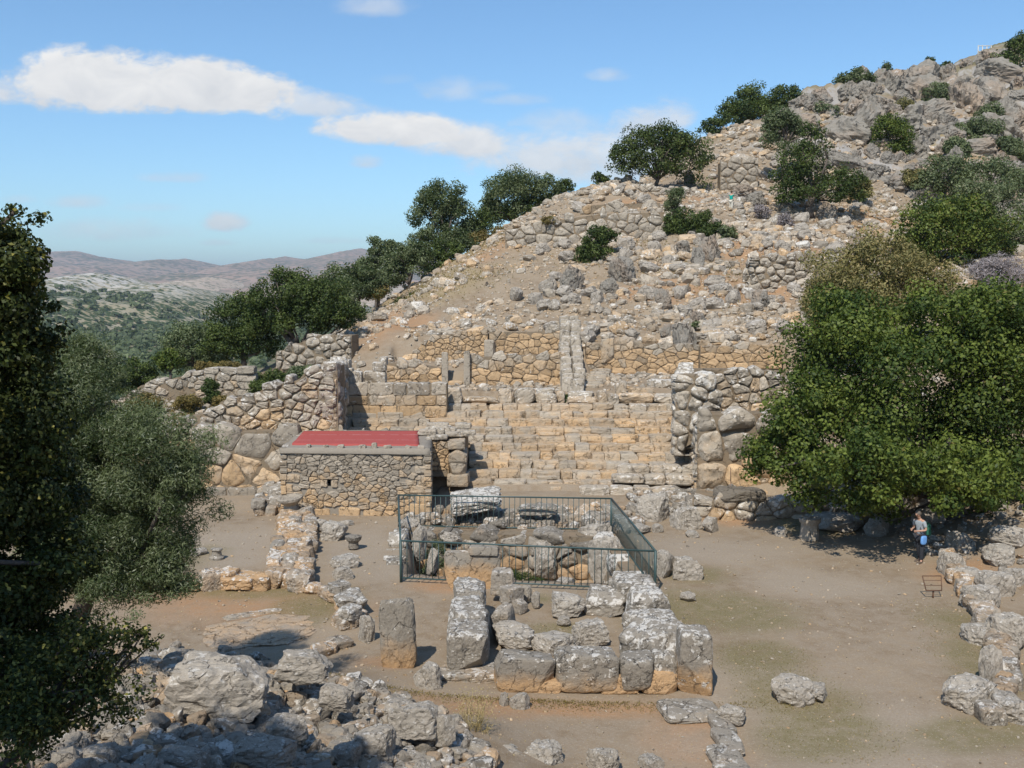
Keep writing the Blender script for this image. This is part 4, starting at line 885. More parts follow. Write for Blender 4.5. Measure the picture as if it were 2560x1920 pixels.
for k, (x, y, w, d, h, l, p) in enumerate([(3.55, 24.35, 1.35, 1.5, 1.15, .8, 4), (3.95, 23.75, .8, .9, 1.05, .7, 4), (3.85, 25.7, 1.05, 1.2, .92, .9, 3.5), (3.5, 26.6, .8, .8, .7, .9, 3.5), (3.75, 27.5, 1.15, 1.2, 1.05, .95, 3.8), (3.6, 29.0, 1.25, 1.3, 1.0, .8, 4.5), (2.75, 28.6, 1.3, 1.0, .72, .8, 3.5)]):
    mb = MB(); block(mb, x, y, -.05, w, d, h, 130 + k, p=p, amp=.10, res=22 if False else 18, o=-.1, r=.5, l=l, og=.3, cuts=2, rz=rs.normal(0, .28), rx=rs.normal(0, .07)); mb.build('wall_block', M['stone_near'], rw)
slab = thing('stone_slab', tuple(G(472, 585)), 'broad upright slab with a chiselled ochre face standing at the green fence', 'stone slab')
part_block(slab, 'body', 444.5, 499.5, 548, 588, 30.85, .42, 140, z0=-.08, o=.25, og=1.2, l=.35, r=.62, p=9, amp=.04, res=26)
part_block(slab, 'top_fillet', 469, 499, 547, 555.5, 30.78, .38, 141, z0=W(480, 555.5, 30.8).z, o=.2, l=.3, r=.6, p=12, amp=.02, res=8)

# ------------------------------------------------------------ boulders as individuals
PROTO = {}
def proto(kind, i):
    key = (kind, i)
    if key not in PROTO:
        mb = MB()
        if kind == 'near': v, f = stone(.5, .5, .5, 4.0, .17, 300 + i, 18, 10, 1.4); cc = scol(v, .0, .5, .5)
        elif kind == 'block': v, f = stone(.5, .5, .5, 7.0, .09, 330 + i, 12, 5, 1.3); cc = scol(v, .25, .5, .5)
        elif kind == 'crag': v, f = stone(.5, .5, .5, 4, .30, 360 + i, 18, 12, 1.5); cc = scol(v, .26, .42, .15)
        else: v, f = stone(.5, .5, .5, 4, .20, 390 + i, 8, 9, 1.5); cc = scol(v, .05, .5, .4)
        v = (v - (v.max(0) + v.min(0)) / 2) / np.ptp(v, axis=0); mb.add(v, f, col=cc); me_o = mb.build('proto', M[{'near': 'pile', 'crag': 'crag'}.get(kind, 'boulder')], origin=(0, 0, 0))
        me = me_o.data; bpy.data.objects.remove(me_o); PROTO[key] = me
    return PROTO[key]
def boulder(loc, size, label, kind='mid', i=0, name='boulder', cat='boulder', group=None, rz=None, tilt=0.0):
    me = proto(kind, i % 8); me.name = name
    o = bpy.data.objects.new(name, me); C.objects.link(o); o.location = loc; o.scale = size
    o.rotation_euler = (rs.normal(0, tilt), rs.normal(0, tilt), rs.uniform(0, 6.28) if rz is None else rz)
    return tag(o, label, cat, group)
def bpx(u, vb, w, h, label, kind='mid', i=None, z=None, Y=None, dep=None, **k):
    """boulder whose foot centre shows at pixel (u, vb), w x h pixels big"""
    p = hit(u, vb) if (z is None and Y is None) else (G(u, vb, z) if z is not None else W(u, vb, Y))
    s = p.y / 1000; hh = h * s; 
    return boulder((p.x, p.y + (.35 * dep if dep else .3 * w * s), p.z + hh * .36), (w * s * .98, dep or w * s * .85, hh * 1.25), label, kind, rs.integers(8) if i is None else i, **k)
# named ones in the square and around the shrine
st = thing('standing_stone', tuple(G(397, 671)), 'tall leaning standing stone with an ochre foot left of the shrine', 'standing stone')
mb = MB(); block(mb, G(397, 671).x, G(397, 671).y + .3, -.08, .86, .62, 1.78, 150, p=4, amp=.13, res=26, rz=.15, ry=-.045, o=-.1, og=.9, l=.35, r=.42, cuts=2); mb.build('body', M['stone_near'], st)
def nm(u, v, w, h, lab, **k): return bpx(u, v, w, h, lab, **k)
nm(590, 643, 40, 21, 'rounded white topped boulder inside the shrine, nearest its right wall', kind='near', z=.1, i=1)
nm(566, 614, 42, 19, 'pale boulder at the back of the shrine under the fence', kind='near', z=.1, i=2)
nm(641, 612, 27, 18, 'small white boulder lying against the right shrine wall', kind='near', z=.3, i=3)
nm(519, 612, 17, 12, 'ochre cube shaped rock at the back left inside the shrine', kind='block', z=.05)
nm(512, 603, 24, 16, 'tan squared rock leaning behind the ochre cube shaped rock', kind='block', z=.2)
nm(503, 592, 28, 22, 'light grey flat topped block beside the upright slab', kind='block', z=.35)
nm(536, 606, 10, 14, 'small white rock left of the pale boulder at the back of the shrine', kind='near', z=.1)
nm(526, 600, 12, 15, 'narrow tan rock between the squared rocks at the back of the shrine', kind='near', z=.1)
nm(503, 632, 26, 27, 'slanting grey slab leaning on the left shrine wall from inside', kind='block', z=.1, tilt=.3)
nm(564, 625, 14, 8, 'small low stone in the middle of the shrine floor', kind='near', z=.05)
nm(513, 647, 52, 20, 'flat grey bedrock hump inside the shrine, left one', kind='near', z=.05)
nm(556, 652, 46, 16, 'flat grey bedrock hump inside the shrine, right one', kind='near', z=.05)
nm(520, 713, 21, 20, 'round pinkish stone at the foot of the front shrine wall', kind='near', z=0, i=4)
nm(504, 710, 10, 18, 'small white upright stone beside the round pinkish stone', kind='near', z=0)
nm(427, 694, 34, 30, 'tilted grey boulder between the standing stone and the left shrine wall', kind='near', z=0, i=5, tilt=.3)
nm(797, 704, 46, 24, 'white knobbly boulder alone on the gravel at lower right', kind='near', z=0, i=6)
nm(818, 701, 30, 15, 'flat white rock against the right side of the white knobbly boulder', kind='near', z=0, i=2)
nm(733, 723, 30, 16, 'smooth tan oval boulder right of the shrine corner', kind='near', z=0, i=7, rz=-.3)
nm(688, 580, 34, 22, 'white speckled boulder just right of the green fence, larger one', kind='near', z=0, i=1)
nm(664, 578, 22, 28, 'grey upright rock hugging the right corner of the green fence', kind='near', z=0, i=3)
nm(689, 602, 16, 9, 'little white stone alone in the grass right of the fence', kind='near', z=0)
nm(366, 640, 20, 26, 'pale boulder behind the left edge of the standing stone', kind='near', z=0)
# low rocks by the right bastion's foot
for k, (u, v, w, h, lab) in enumerate([(655, 521, 38, 27, 'white faced boulder at the foot of the broad steps, behind the fence corner'), (686, 530, 32, 22, 'rounded tan boulder left of the low ochre wall'), (711, 533, 18, 15, 'grey cube like rock below the low ochre wall'), (640, 534, 24, 8, 'long flat white stone behind the fence corner'), (658, 533, 14, 9, 'small white stone right of the long flat white stone'), (693, 538, 16, 6, 'flat pale stone on the gravel below the low ochre wall'), (782, 537, 16, 9, 'little grey boulder left of the round column base'), (700, 512, 26, 14, 'pale rock resting on the rubble below the right bastion')]):
    nm(u, v, w, h, lab, kind='near', i=k)
for k, (u, v, w, h, lab) in enumerate([(840, 531, 62, 14, 'long flat dark slab in the shade of the big oak'), (880, 536, 30, 16, 'shaded boulder at the foot of the oak trunk'), (932, 527, 34, 18, 'shaded boulder behind the visitor with the backpack'), (960, 548, 26, 16, 'grey boulder in dappled light right of the visitor')]):
    nm(u, v, w, h, lab, kind='near', i=k + 3)
# curved row of boulders at the right edge
right_ = 0
right = [(955, 577, 24, 30, 'long smooth boulder heading the right hand stone row, beside the visitor'), (971, 586, 30, 20, 'pale flat boulder second in the right hand stone row'), (985, 612, 36, 32, 'big white wedge shaped boulder in the right hand stone row'), (1000, 600, 34, 34, 'tall pale boulder behind the white wedge shaped boulder'),
         (985, 645, 34, 24, 'grey pitted boulder under the wedge shaped boulder'), (1013, 650, 38, 44, 'large boulder with an orange side at the right edge'), (995, 688, 22, 52, 'narrow upright slab in the right hand stone row'), (980, 712, 48, 38, 'smooth rounded boulder left of the narrow upright slab'), (1016, 722, 42, 28, 'white boulder in the corner at the right edge'),
         (1005, 566, 34, 22, 'pale rock on the bank above the right hand stone row'), (1018, 585, 24, 20, 'small rock at the right edge above the stone row'), (1014, 548, 36, 24, 'dark grey jagged rock on the bank at the right edge')]
for k, (u, v, w, h, lab) in enumerate(right):
    h *= .8
    z = 0 if k < 9 else None
    nm(u, v, w, h, lab, kind='near', z=z, i=k, dep=(w * .03 if k != 0 else .9), rz=(None if k != 0 else .0))
# ------------------------------------------------------------ foreground rubble heap
pile_named = [(212, 728, 112, 66, 17.2, 'biggest boulder of the foreground heap, pale crusted top and a dark hollow below it', 0), (302, 683, 74, 38, 19.0, 'flat grey slab boulder at the crest of the foreground heap', 1), (412, 742, 66, 48, 17.5, 'coarse lumpy boulder at the right end of the foreground heap', 2), (372, 765, 60, 46, 16.2, 'lumpy pitted boulder at the bottom right of the foreground heap', 3),
              (443, 745, 34, 40, 17.6, 'dark fissured rock at the right edge of the foreground heap', 4), (335, 712, 46, 34, 18.2, 'angular grey boulder right of the flat slab boulder', 5), (285, 745, 54, 36, 16.2, 'dark grey rounded boulder low in the foreground heap', 6), (262, 772, 80, 44, 14.6, 'wide blue grey boulder at the bottom edge of the foreground heap', 7),
              (130, 752, 46, 34, 15.6, 'shaded grey boulder below the yellow leaved branch', 1), (345, 768, 40, 30, 15.8, 'grey wedge boulder at the bottom edge near the lumpy boulder', 3), (180, 778, 70, 36, 14.2, 'bluish shaded boulder in the bottom left corner', 5), (90, 776, 60, 36, 14.0, 'shaded boulder at the far bottom left under the leaves', 2)]
for u, v, w, h, Y, lab, i in pile_named:
    if i: w *= .80; h *= .74
    g = W(u, v, Y); s = Y / 1000
    boulder((g.x, Y + .25 * w * s, g.z + h * s * .45), (w * s, w * s * .72, h * s * 1.12), lab, 'near', i, rz=rs.uniform(-.25, .25), tilt=.08)
GL = 'grey limestone rubble stone of the foreground heap'
placed = [(W(u, v, Y).x, Y, w * Y / 2200) for u, v, w, h, Y, l, i in pile_named]
import itertools
cnt = 0; tries = 0
hx = []; 
while cnt < 285 and tries < 9000:
    tries += 1
    u = rs.uniform(30, 480); v = rs.uniform(648, 800)
    crest = np.interp(u, [30, 140, 230, 290, 340, 400, 445, 480], [660, 650, 656, 662, 682, 702, 716, 760])
    if v < crest + 4: continue
    p = hit(u, v, 9.0)
    s = float(np.clip(rs.lognormal(-1.33, .45), .13, .62))
    if any(math.hypot(p.x - a, p.y - b) < (c * .75 + s * .34) for a, b, c in placed): continue
    placed.append((p.x, p.y, s * .45)); cnt += 1
    boulder((p.x, p.y, p.z + s * .18), (s * rs.uniform(.9, 1.4), s * rs.uniform(.8, 1.1), s * rs.uniform(.6, .95)), GL, 'near', rs.integers(8), name='rubble_stone', cat='stone', group='stones of the foreground heap', tilt=.35)
# loose row along the bottom edge
for k, (u, v, w, h, lab) in enumerate([(505, 775, 46, 26, 'pale flat rock on the bottom edge, leftmost of the row right of the thistle'), (545, 772, 44, 24, 'pale grey rock on the bottom edge below the shrine'), (603, 774, 34, 24, 'light rock on the bottom edge below the shrine, right of the pale grey rock'), (652, 774, 26, 16, 'small light rock on the bottom edge, rightmost of the row'), (470, 762, 28, 26, 'grey rock beside the dry thistle at the bottom edge'), (528, 756, 16, 10, 'small stone on the gravel above the bottom edge row')]):
    nm(u, v, w, h, lab, kind='near', z=0, i=k)
# kerb of worn slabs right of the shrine
kb = thing('stone_kerb', tuple(G(725, 745)), 'worn flat kerb slabs running from the shrine corner to the bottom edge', 'stone kerb')
for k, (u, v, w, d) in enumerate([(690, 711, 60, 1.0), (722, 725, 22, .8), (728, 742, 24, 1.1), (727, 758, 34, .9), (735, 774, 36, .8)]):
    p = G(u, v); mb = MB(); block(mb, p.x, p.y, -.08, w * p.y / 1000, d, .19, 170 + k, p=6, amp=.10, res=12, o=.2, r=.6, l=.5, rz=.12); mb.build('slab', M['stone_near'], kb)

# ------------------------------------------------------------ low rubble walls of the left rooms
def low_wall(name, label, pts, width, height, ssz, seed, mat='stone_near', o_=.15, l_=.6, cat='low wall', zb=None):
    r_ = np.random.default_rng(seed); P = np.array([(p.x, p.y) for p in pts]); seg = np.hypot(*np.diff(P, axis=0).T); s = np.concatenate([[0], np.cumsum(seg)])
    Q = []; q = 0
    while q < s[-1]: Q.append(q); q += ssz * .62
    Q = np.array(Q); X = np.interp(Q, s, P[:, 0]); Yy = np.interp(Q, s, P[:, 1]); Z = zt(X, Yy)
    mb = MB(); layers = max(1, int(round(height / (ssz * .55)))); nw = max(1, int(round(width / (ssz * .8))))
    for k in range(len(Q)):
        k2 = min(k, len(Q) - 2); tx, ty = X[k2 + 1] - X[k2], Yy[k2 + 1] - Yy[k2]; L = math.hypot(tx, ty) + 1e-6; tx /= L; ty /= L; az = math.atan2(ty, tx)
        for j in range(nw):
            off = ((j + .5) / nw - .5) * width + r_.normal(0, .04)
            for m in range(layers):
                if m == layers - 1 and layers > 1 and r_.random() < .25: continue
                sz = ssz * r_.uniform(.75, 1.25); hh = height / layers * r_.uniform(1.0, 1.35)
                block(mb, X[k] - ty * off + r_.normal(0, .05), Yy[k] + tx * off + r_.normal(0, .05), Z[k] + m * height / layers - .08, sz, sz * r_.uniform(.7, 1.0), hh, r_.integers(1e6), p=r_.uniform(3.2, 6), amp=.12, res=8 if ssz < .7 else 12, rz=az + r_.normal(0, .25), rx=r_.normal(0, .1), o=o_ + r_.normal(0, .15) + (.4 if m == 0 else 0), r=r_.uniform(.35, .8), l=l_ + r_.normal(0, .25), cuts=1)
    o = mb.build(name, M[mat]); tag(o, label, cat); return o
low_wall('rubble_wall', 'wide low rubble wall running from the hut corner towards the viewer', [G(296, 522), G(297, 545), G(290, 565), G(288, 586)], 1.35, .5, .62, 201)
low_wall('rubble_wall', 'curved low wall of white blocks ending near the standing stone', [G(300, 590), G(325, 594), G(344, 602), G(352, 616), G(346, 630)], .55, .62, .75, 202)
low_wall('rubble_wall', 'low edging of crusted blocks between the two left rooms', [G(190, 588), G(228, 588), G(262, 588)], .5, .5, .9, 203, o_=.3)
low_wall('rubble_wall', 'ankle high stones continuing the curved wall to the heap', [G(336, 644), G(318, 652), G(300, 662)], .6, .28, .6, 204)
low_wall('rubble_wall', 'white crusted boulders under the olive branch at the left', [G(52, 598), G(85, 596), G(150, 590)], .9, .6, 1.0, 205)
low_wall('rubble_wall', 'rubble corner against the left side of the hut', [G(266, 515), G(276, 500)], .9, .7, .6, 206)
low_wall('rubble_wall', 'low kerb of pale stones curving along the right edge between the big boulders', [G(948, 566), G(962, 588), G(984, 618), G(1002, 650), G(1006, 684), G(1000, 720)], .7, .42, .62, 207, o_=.05)
for k, (u, v, w, h, lab) in enumerate([(343, 568, 34, 11, 'flat pale slab jutting from the rubble wall in front of the hut'), (341, 580, 22, 12, 'round stone under the flat jutting slab'), (333, 540, 30, 18, 'pile rock between the rubble wall and the gravel court'), (320, 532, 16, 12, 'pale small rock in front of the hut'), (345, 526, 16, 5, 'flat light stone on the gravel in front of the hut'), (196, 556, 20, 7, 'flat pale stone on the floor of the left room')]):
    nm(u, v, w, h, lab, kind='near', z=0, i=k)
# flat threshing like bedrock patch
mb = MB(); p = G(262, 628); block(mb, p.x, p.y, -.13, 3.0, 2.5, .15, 210, p=.8, amp=.2, res=18, rz=.3, o=.5, r=.75, l=.1); o = mb.build('bedrock_patch', M['stone_near']); tag(o, 'flat pale oval of bare rock in the floor of the left court', 'bedrock')
mb = MB(); p = G(250, 614); block(mb, p.x, p.y, -.13, 1.9, .35, .17, 211, p=2, amp=.15, res=12, rz=.5, o=.4, r=.7, l=.5); o = mb.build('bedrock_ledge', M['stone_near']); tag(o, 'thin pale rock ledge beside the flat oval of bare rock', 'bedrock')
# lathe helper and the carved pieces
def lathe(mb, cx, cy, z0, prof, n=20, col=(0, .5, .4), amp=.0, seed=1, rxy=(0, 0)):
    v = []; 
    for r0, z in prof:
        for k in range(n): a_ = 2 * math.pi * k / n; v.append((r0 * math.cos(a_), r0 * math.sin(a_), z))
    v = np.array(v); v = v * (1 + amp * fbm(v * 3 + seed, 3, seed))[:, None]; v = rot(v, rxy[0], rxy[1])
    i = np.arange(n); j = (i + 1) % n; f = np.concatenate([np.stack([k * n + i, k * n + j, (k + 1) * n + j, (k + 1) * n + i], 1) for k in range(len(prof) - 1)])
    mb.add(v + np.array([cx, cy, z0]), f, col=col)
p = G(811, 539); mb = MB(); lathe(mb, p.x, p.y + .2, -.05, [(.0, 0), (.36, 0), (.37, .1), (.34, .3), (.32, .55), (.33, .62), (.38, .64), (.40, .70), (.40, .80), (.36, .82), (0, .82)], amp=.05, col=(-.1, .45, .3))
o = mb.build('column_stump', M['stone']); tag(o, 'round grey column stump at the edge of the oak shade', 'column stump')
p = G(292, 520); p = Vector((p.x, p.y, 0)); mb = MB(); lathe(mb, p.x, p.y, .45, [(0, 0), (.30, 0), (.31, .12), (.27, .2), (.3, .24), (.46, .38), (.52, .44), (.52, .52), (.42, .53), (.36, .47), (0, .44)], amp=.08, col=(-.1, .35, .2), rxy=(.12, -.1))
o = mb.build('stone_basin', M['stone']); tag(o, 'carved dark stone basin on the rubble wall at the left hut corner', 'stone basin')
p = G(217, 559); mb = MB(); lathe(mb, p.x, p.y, -.03, [(0, 0), (.24, 0), (.25, .1), (.17, .16), (.15, .3), (.2, .36), (.19, .4), (0, .41)], amp=.1, col=(0, .6, .5))
o = mb.build('carved_stone', M['stone_near']); tag(o, 'small round carved column foot in the left room', 'carved stone')
p = G(333, 541, .3); mb = MB(); lathe(mb, p.x + .75, p.y, .05, [(0, 0), (.2, 0), (.17, .2), (.27, .3), (.3, .42), (.2, .46), (0, .45)], amp=.1, col=(-.1, .35, .2))
o = mb.build('stone_mortar', M['stone_near']); tag(o, 'dark little stone mortar on the rocks in front of the hut', 'stone mortar')

# ------------------------------------------------------------ green metal fence round the cistern
m_, t_ = new_mat('green_paint'); b_ = t_.n('ShaderNodeBsdfPrincipled', ins={'Roughness': .5}); P = t_.n('ShaderNodeNewGeometry').outputs['Position']
t_.link(t_.mix(t_.noise(P, 6, 4, .7), (.030, .062, .060), (.055, .095, .090)), b_.inputs['Base Color']); o_ = t_.n('ShaderNodeOutputMaterial'); t_.link(b_.outputs[0], o_.inputs[0]); M['green'] = m_
FL, FR, BR, BL = G(401, 582), G(655, 594), G(611, 533), G(399, 529)
def tube(mb, a, b, r0, r1=None, n=6, col=(0, .5, .5)):
    a = np.array(a, float); b = np.array(b, float); r1 = r0 if r1 is None else r1; d = b - a; L = np.linalg.norm(d); d = d / max(L, 1e-9)
    q = np.cross(d, [0, 0, 1.0]) if abs(d[2]) < .9 else np.cross(d, [1.0, 0, 0]); q /= np.linalg.norm(q); w = np.cross(d, q)
    th_ = np.arange(n) / n * 2 * math.pi; c = np.outer(np.cos(th_), q) + np.outer(np.sin(th_), w)
    v = np.concatenate([a + c * r0, b + c * r1, [a], [b]]); i = np.arange(n); j = (i + 1) % n
    mb.add(v, np.stack([i, j, n + j, n + i], 1), np.concatenate([np.stack([j, i, np.full(n, 2 * n)], 1), np.stack([n + i, n + j, np.full(n, 2 * n + 1)], 1)]), col=col)
def boxbar(mb, a, b, w, h):
    a = np.array(a, float); b = np.array(b, float); d = b - a; d /= np.linalg.norm(d); up = np.array([0, 0, 1.0]) if abs(d[2]) < .9 else np.array([1.0, 0, 0])
    s = np.cross(d, up); s /= np.linalg.norm(s); u2 = np.cross(s, d)
    v = [p + s * w / 2 * i + u2 * h / 2 * j for p in (a, b) for i, j in ((-1, -1), (1, -1), (1, 1), (-1, 1))]
    mb.add(v, [(0, 3, 2, 1), (4, 5, 6, 7), (0, 1, 5, 4), (1, 2, 6, 5), (2, 3, 7, 6), (3, 0, 4, 7)])
fence = thing('metal_fence', tuple((FL + FR + BR + BL) / 4), 'dark green metal railing round the open cistern', 'fence')
FH = 1.36
corners = [(FL, 'front'), (FR, 'right'), (BR, 'back'), (BL, 'left')]
for i in range(4):
    a, b = corners[i][0], corners[(i + 1) % 4][0]
    L = (b - a).length; d = (b - a) / L
    pn = empty('panel', (0, 0, 0)); pn.parent = fence; pn.location = a - Vector(fence.location); pn['_o'] = [a.x, a.y, a.z]
    def lv(q, z): pt = a + d * q; return (pt.x, pt.y, z)
    mb = MB(); boxbar(mb, lv(0, FH), lv(L, FH), .05, .05); mb.build('top_rail', M['green'], pn)
    mb = MB(); boxbar(mb, lv(0, .14), lv(L, .14), .045, .04); mb.build('bottom_rail', M['green'], pn)
    mb = MB(); q = .2; n_ = int(L / .205)
    for k in range(1, n_): q = L * k / n_; tube(mb, lv(q, .15), lv(q, FH - .02), .0135, n=5)
    mb.build('bars', M['green'], pn)
    mb = MB(); boxbar(mb, lv(0, -.2), lv(0, FH + .02), .075, .075); mb.build('post', M['green'], fence)
# ------------------------------------------------------------ cistern: lining and rocks inside
make_wall('cistern_wall', 'rough ochre rock lining on the far side of the cistern', 'cistern wall', nodes=[(-4.0, 38.0, .25, -2.4), (-1.2, 37.6, .1, -2.4), (.4, 37.4, .2, -2.4), (3.3, 37.0, .15, -2.4)], cell=(.8, .42), seed=60, bulge=.16, gap=.06, ochre=.25, og=.75, lich=.2, depth=.9, ragged=1.0, mat='stone_near')
make_wall('cistern_wall', 'left lining of the cistern, grey stones with a dark shrub', 'cistern wall', nodes=[(-3.75, 32.9, .02, -2.3), (-4.1, 38.2, .05, -2.3)], cell=(.7, .4), seed=61, bulge=.12, gap=.06, ochre=.1, og=.6, lich=.4, depth=.8, ragged=.6, mat='stone_near')
make_wall('cistern_wall', 'right lining of the cistern, white crusted boulders', 'cistern wall', nodes=[(3.3, 37.3, .25, -2.3), (3.75, 31.6, .15, -2.3)], cell=(1.1, .7), seed=62, bulge=.2, gap=.06, ochre=.0, og=.3, lich=1.0, depth=.8, ragged=.6, mat='stone_near')
for k, (u, v, Y, w, h, lab) in enumerate([(545, 580, 37.2, 30, 40, 'grey pointed boulder wedged in the far lip of the cistern'), (595, 552, 38.0, 40, 28, 'big pale boulder at the back right inside the railing'), (605, 588, 35.6, 34, 52, 'white crusted rock mass inside the right end of the railing'), (420, 560, 34.5, 16, 34, 'grey upright rock inside the left end of the railing'), (433, 574, 33.8, 16, 26, 'white rock at the left inside the cistern'), (452, 545, 37.8, 26, 12, 'dark rounded rock on the far lip of the cistern, left'), (470, 550, 37.9, 20, 14, 'grey rock on the far lip of the cistern, middle'), (487, 560, 37.6, 22, 20, 'tan rock below the far lip of the cistern'), (410, 534, 38.8, 24, 16, 'large squared rock at the hut side of the railing'), (620, 595, 31.9, 30, 18, 'low white boulder poking through the right end of the railing'), (565, 592, 33, 24, 14, 'white rock at the near lip of the cistern, right'), (530, 594, 33, 18, 12, 'white rock at the near lip of the cistern, left'), (505, 597, 33, 20, 14, 'white rock below the upright slab in the cistern')]):
    p = W(u, v, Y); s = Y / 1000; boulder((p.x, p.y, p.z + h * s * .5), (w * s, w * s * .8, h * s * 1.1), lab, 'near', k, tilt=.1)
ov = thing('rock_slab', tuple(W(473, 512, 38.9)), 'dark overhanging rock slab behind the back railing', 'rock slab')
mb = MB(); p = W(473, 512, 39.4); block(mb, p.x, p.y + .2, p.z + .15, 2.15, 1.7, .52, 880, p=4, amp=.15, res=26, o=-.2, r=.4, l=1.0, rx=.15, ry=-.12, cuts=2, rz=.1); mb.build('body', M['stone_near'], ov)
mb = MB(); p = W(538, 509, 39.3); block(mb, p.x, p.y, p.z - .2, 1.5, .8, .36, 881, p=4, amp=.15, res=12, o=.1, r=.4, l=.6); o = mb.build('rock_slab', M['stone_near']); tag(o, 'small dark edged slab on the rubble right of the overhanging slab', 'rock slab')
# rubble strewn bank between cistern and steps : stones laid one by one but beyond counting
def scatter(n, fn, kind='rub', seed=1, smin=.1, smax=.4, name='rubble', label='', mat='stone', ochre=.2, lich=.5, ress=3, flat=.7, sink=.25, bright=.5):
    r_ = np.random.default_rng(seed); bases = [stone(.5, .5, .5, r_.uniform(3, 6), .2, 500 + k, ress, 7, 1.6) for k in range(14)]
    X, Y_, k = fn(r_, n); Z = zt(X, Y_); mb = MB()
    for i in range(len(X)):
        s = smin * (smax / smin) ** (r_.random() ** 2.2) * k[i]; v, f = bases[r_.integers(14)]
        v = v * (s * r_.uniform(.8, 1.35), s * r_.uniform(.7, 1.1), s * r_.uniform(flat * .7, flat * 1.2)); v = rot(v, r_.normal(0, .25), r_.normal(0, .25), r_.uniform(0, 6.28))
        o = ochre + r_.normal(0, .22); mb.add(v + np.array([X[i], Y_[i], Z[i] + s * (flat * .5 - sink)]), f, col=(o, np.clip(bright + r_.normal(0, .2), 0, 1), lich + r_.normal(0, .3)))
    o = mb.build(name, M[mat]); tag(o, label, None, None, 'stuff'); return o
def quadpts(Q):
    Q = np.array(Q, float)
    def fn(r_, n):
        s, t2 = r_.random(n)[:, None], r_.random(n)[:, None]; p = (Q[0] * (1 - s) + Q[1] * s) * (1 - t2) + (Q[3] * (1 - s) + Q[2] * s) * t2
        return p[:, 0], p[:, 1], np.ones(n)
    return fn
scatter(650, quadpts([(-4.4, 38.2), (4.0, 37.3), (6.5, 42), (-4.2, 41.6)]), seed=1, smin=.12, smax=.75, label='broken stones strewn between the cistern and the broad steps', mat='stone_near', ress=5, lich=.5)
scatter(260, quadpts([(5.5, 40.5), (9.5, 40.8), (9.8, 44.5), (5, 43.8)]), seed=2, smin=.15, smax=.8, label='broken stones below the foot of the right bastion', mat='stone_near', ress=5, lich=.7)
def pebbles(r_, n):
    Y_ = 18 + 24 * r_.random(n) ** 1.2; X = r_.uniform(-.56, .56, n) * Y_
    return X, Y_, np.ones(n) * np.clip(Y_ / 26, .7, 1.4)
scatter(7500, pebbles, seed=3, smin=.012, smax=.085, name='gravel', label='loose pebbles and chips scattered over the square', ochre=.4, lich=-.4, bright=.4, flat=.6, sink=.15)
def heap(r_, n):
    u = r_.uniform(10, 490, n); v = r_.uniform(648, 800, n); cr = np.interp(u, [10, 140, 230, 290, 340, 400, 445, 490], [660, 648, 654, 660, 680, 700, 714, 758]); k = v > cr; u = u[k]; v = v[k]
    P = [hit(a, b, 9.0) for a, b in zip(u, v)]; return np.array([p.x for p in P]), np.array([p.y for p in P]), np.ones(len(P))
scatter(3800, heap, seed=4, smin=.07, smax=.42, name='small_rubble', label='small stones filling the gaps of the foreground heap', mat='stone_near', ress=4, lich=.4, bright=.6, sink=.05)
# ------------------------------------------------------------ hillside rocks
# the large ones, each by itself
named = [(571, 292, 84, 24, 26, 'slanting grey outcrop slab left of the dark round hill shrub'), (593, 262, 78, 20, 20, 'upright grey outcrop right beside the dark round hill shrub'),
 (623, 284, 76, 26, 26, 'dark grey leaning boulder below the dark round hill shrub'), (609, 297, 74, 18, 18, 'pale boulder at the foot of the dark grey leaning boulder'), (574, 306, 72, 16, 12, 'low grey boulder left of the pale boulder'),
 (597, 305, 72, 13, 14, 'small pointed boulder between two pale boulders'), (655, 255, 79, 14, 14, 'grey boulder under the left edge of the double shrub'), (684, 258, 79, 18, 16, 'rounded boulder in the row under the double shrub'),
 (711, 262, 79, 22, 26, 'tall fluted boulder below the double shrub, rightmost'), (698, 268, 78, 14, 22, 'narrow upright boulder under the double shrub'), (669, 266, 78, 12, 10, 'small pale boulder under the row below the double shrub'),
 (664, 312, 70, 18, 22, 'split grey boulder in the middle of the orange scree'), (680, 300, 72, 12, 12, 'grey boulder touching the split boulder'), (652, 300, 72, 16, 12, 'white topped boulder left of the split boulder'),
 (720, 295, 72, 20, 10, 'flat dark boulder on the orange scree below the dry stone wall'), (735, 305, 70, 16, 14, 'grey knob boulder right of the flat dark boulder'), (762, 308, 69, 20, 18, 'rounded boulder below the dry stone wall'), (752, 300, 70, 12, 10, 'small boulder left of the rounded boulder below the dry stone wall'),
 (686, 364, 60.3, 26, 38, 'smooth leaning grey boulder rising behind the upper rooms, right part'), (698, 330, 64, 18, 18, 'white crusted boulder above the smooth leaning boulder'), (716, 332, 64, 14, 14, 'pale boulder right of the white crusted boulder'), (668, 340, 62, 14, 16, 'tan boulder left of the smooth leaning boulder'),
 (744, 200, 91, 22, 16, 'dark rounded rock beside the climber'), (757, 207, 90, 20, 16, 'layered grey rock at right of the climber'), (783, 210, 90, 14, 10, 'grey rock at the foot of the lone hillside tree'),
 (690, 188, 99, 14, 18, 'shining grey boulder near the skyline shrubs'), (672, 138, 113, 26, 22, 'big pale boulder on the ridge right of the skyline shrubs'), (830, 222, 86, 20, 18, 'striped boulder under the lone hillside tree'), (803, 236, 83, 16, 14, 'grey boulder left of the striped boulder'),
 (516, 302, 70, 14, 15, 'squared block standing on the lower slope, left one'), (535, 305, 69, 14, 12, 'squared block standing on the lower slope, right one'), (556, 310, 69, 16, 10, 'grey slab boulder above the cross wall'), (625, 262, 80, 16, 14, 'grey boulder right of the upright outcrop')]
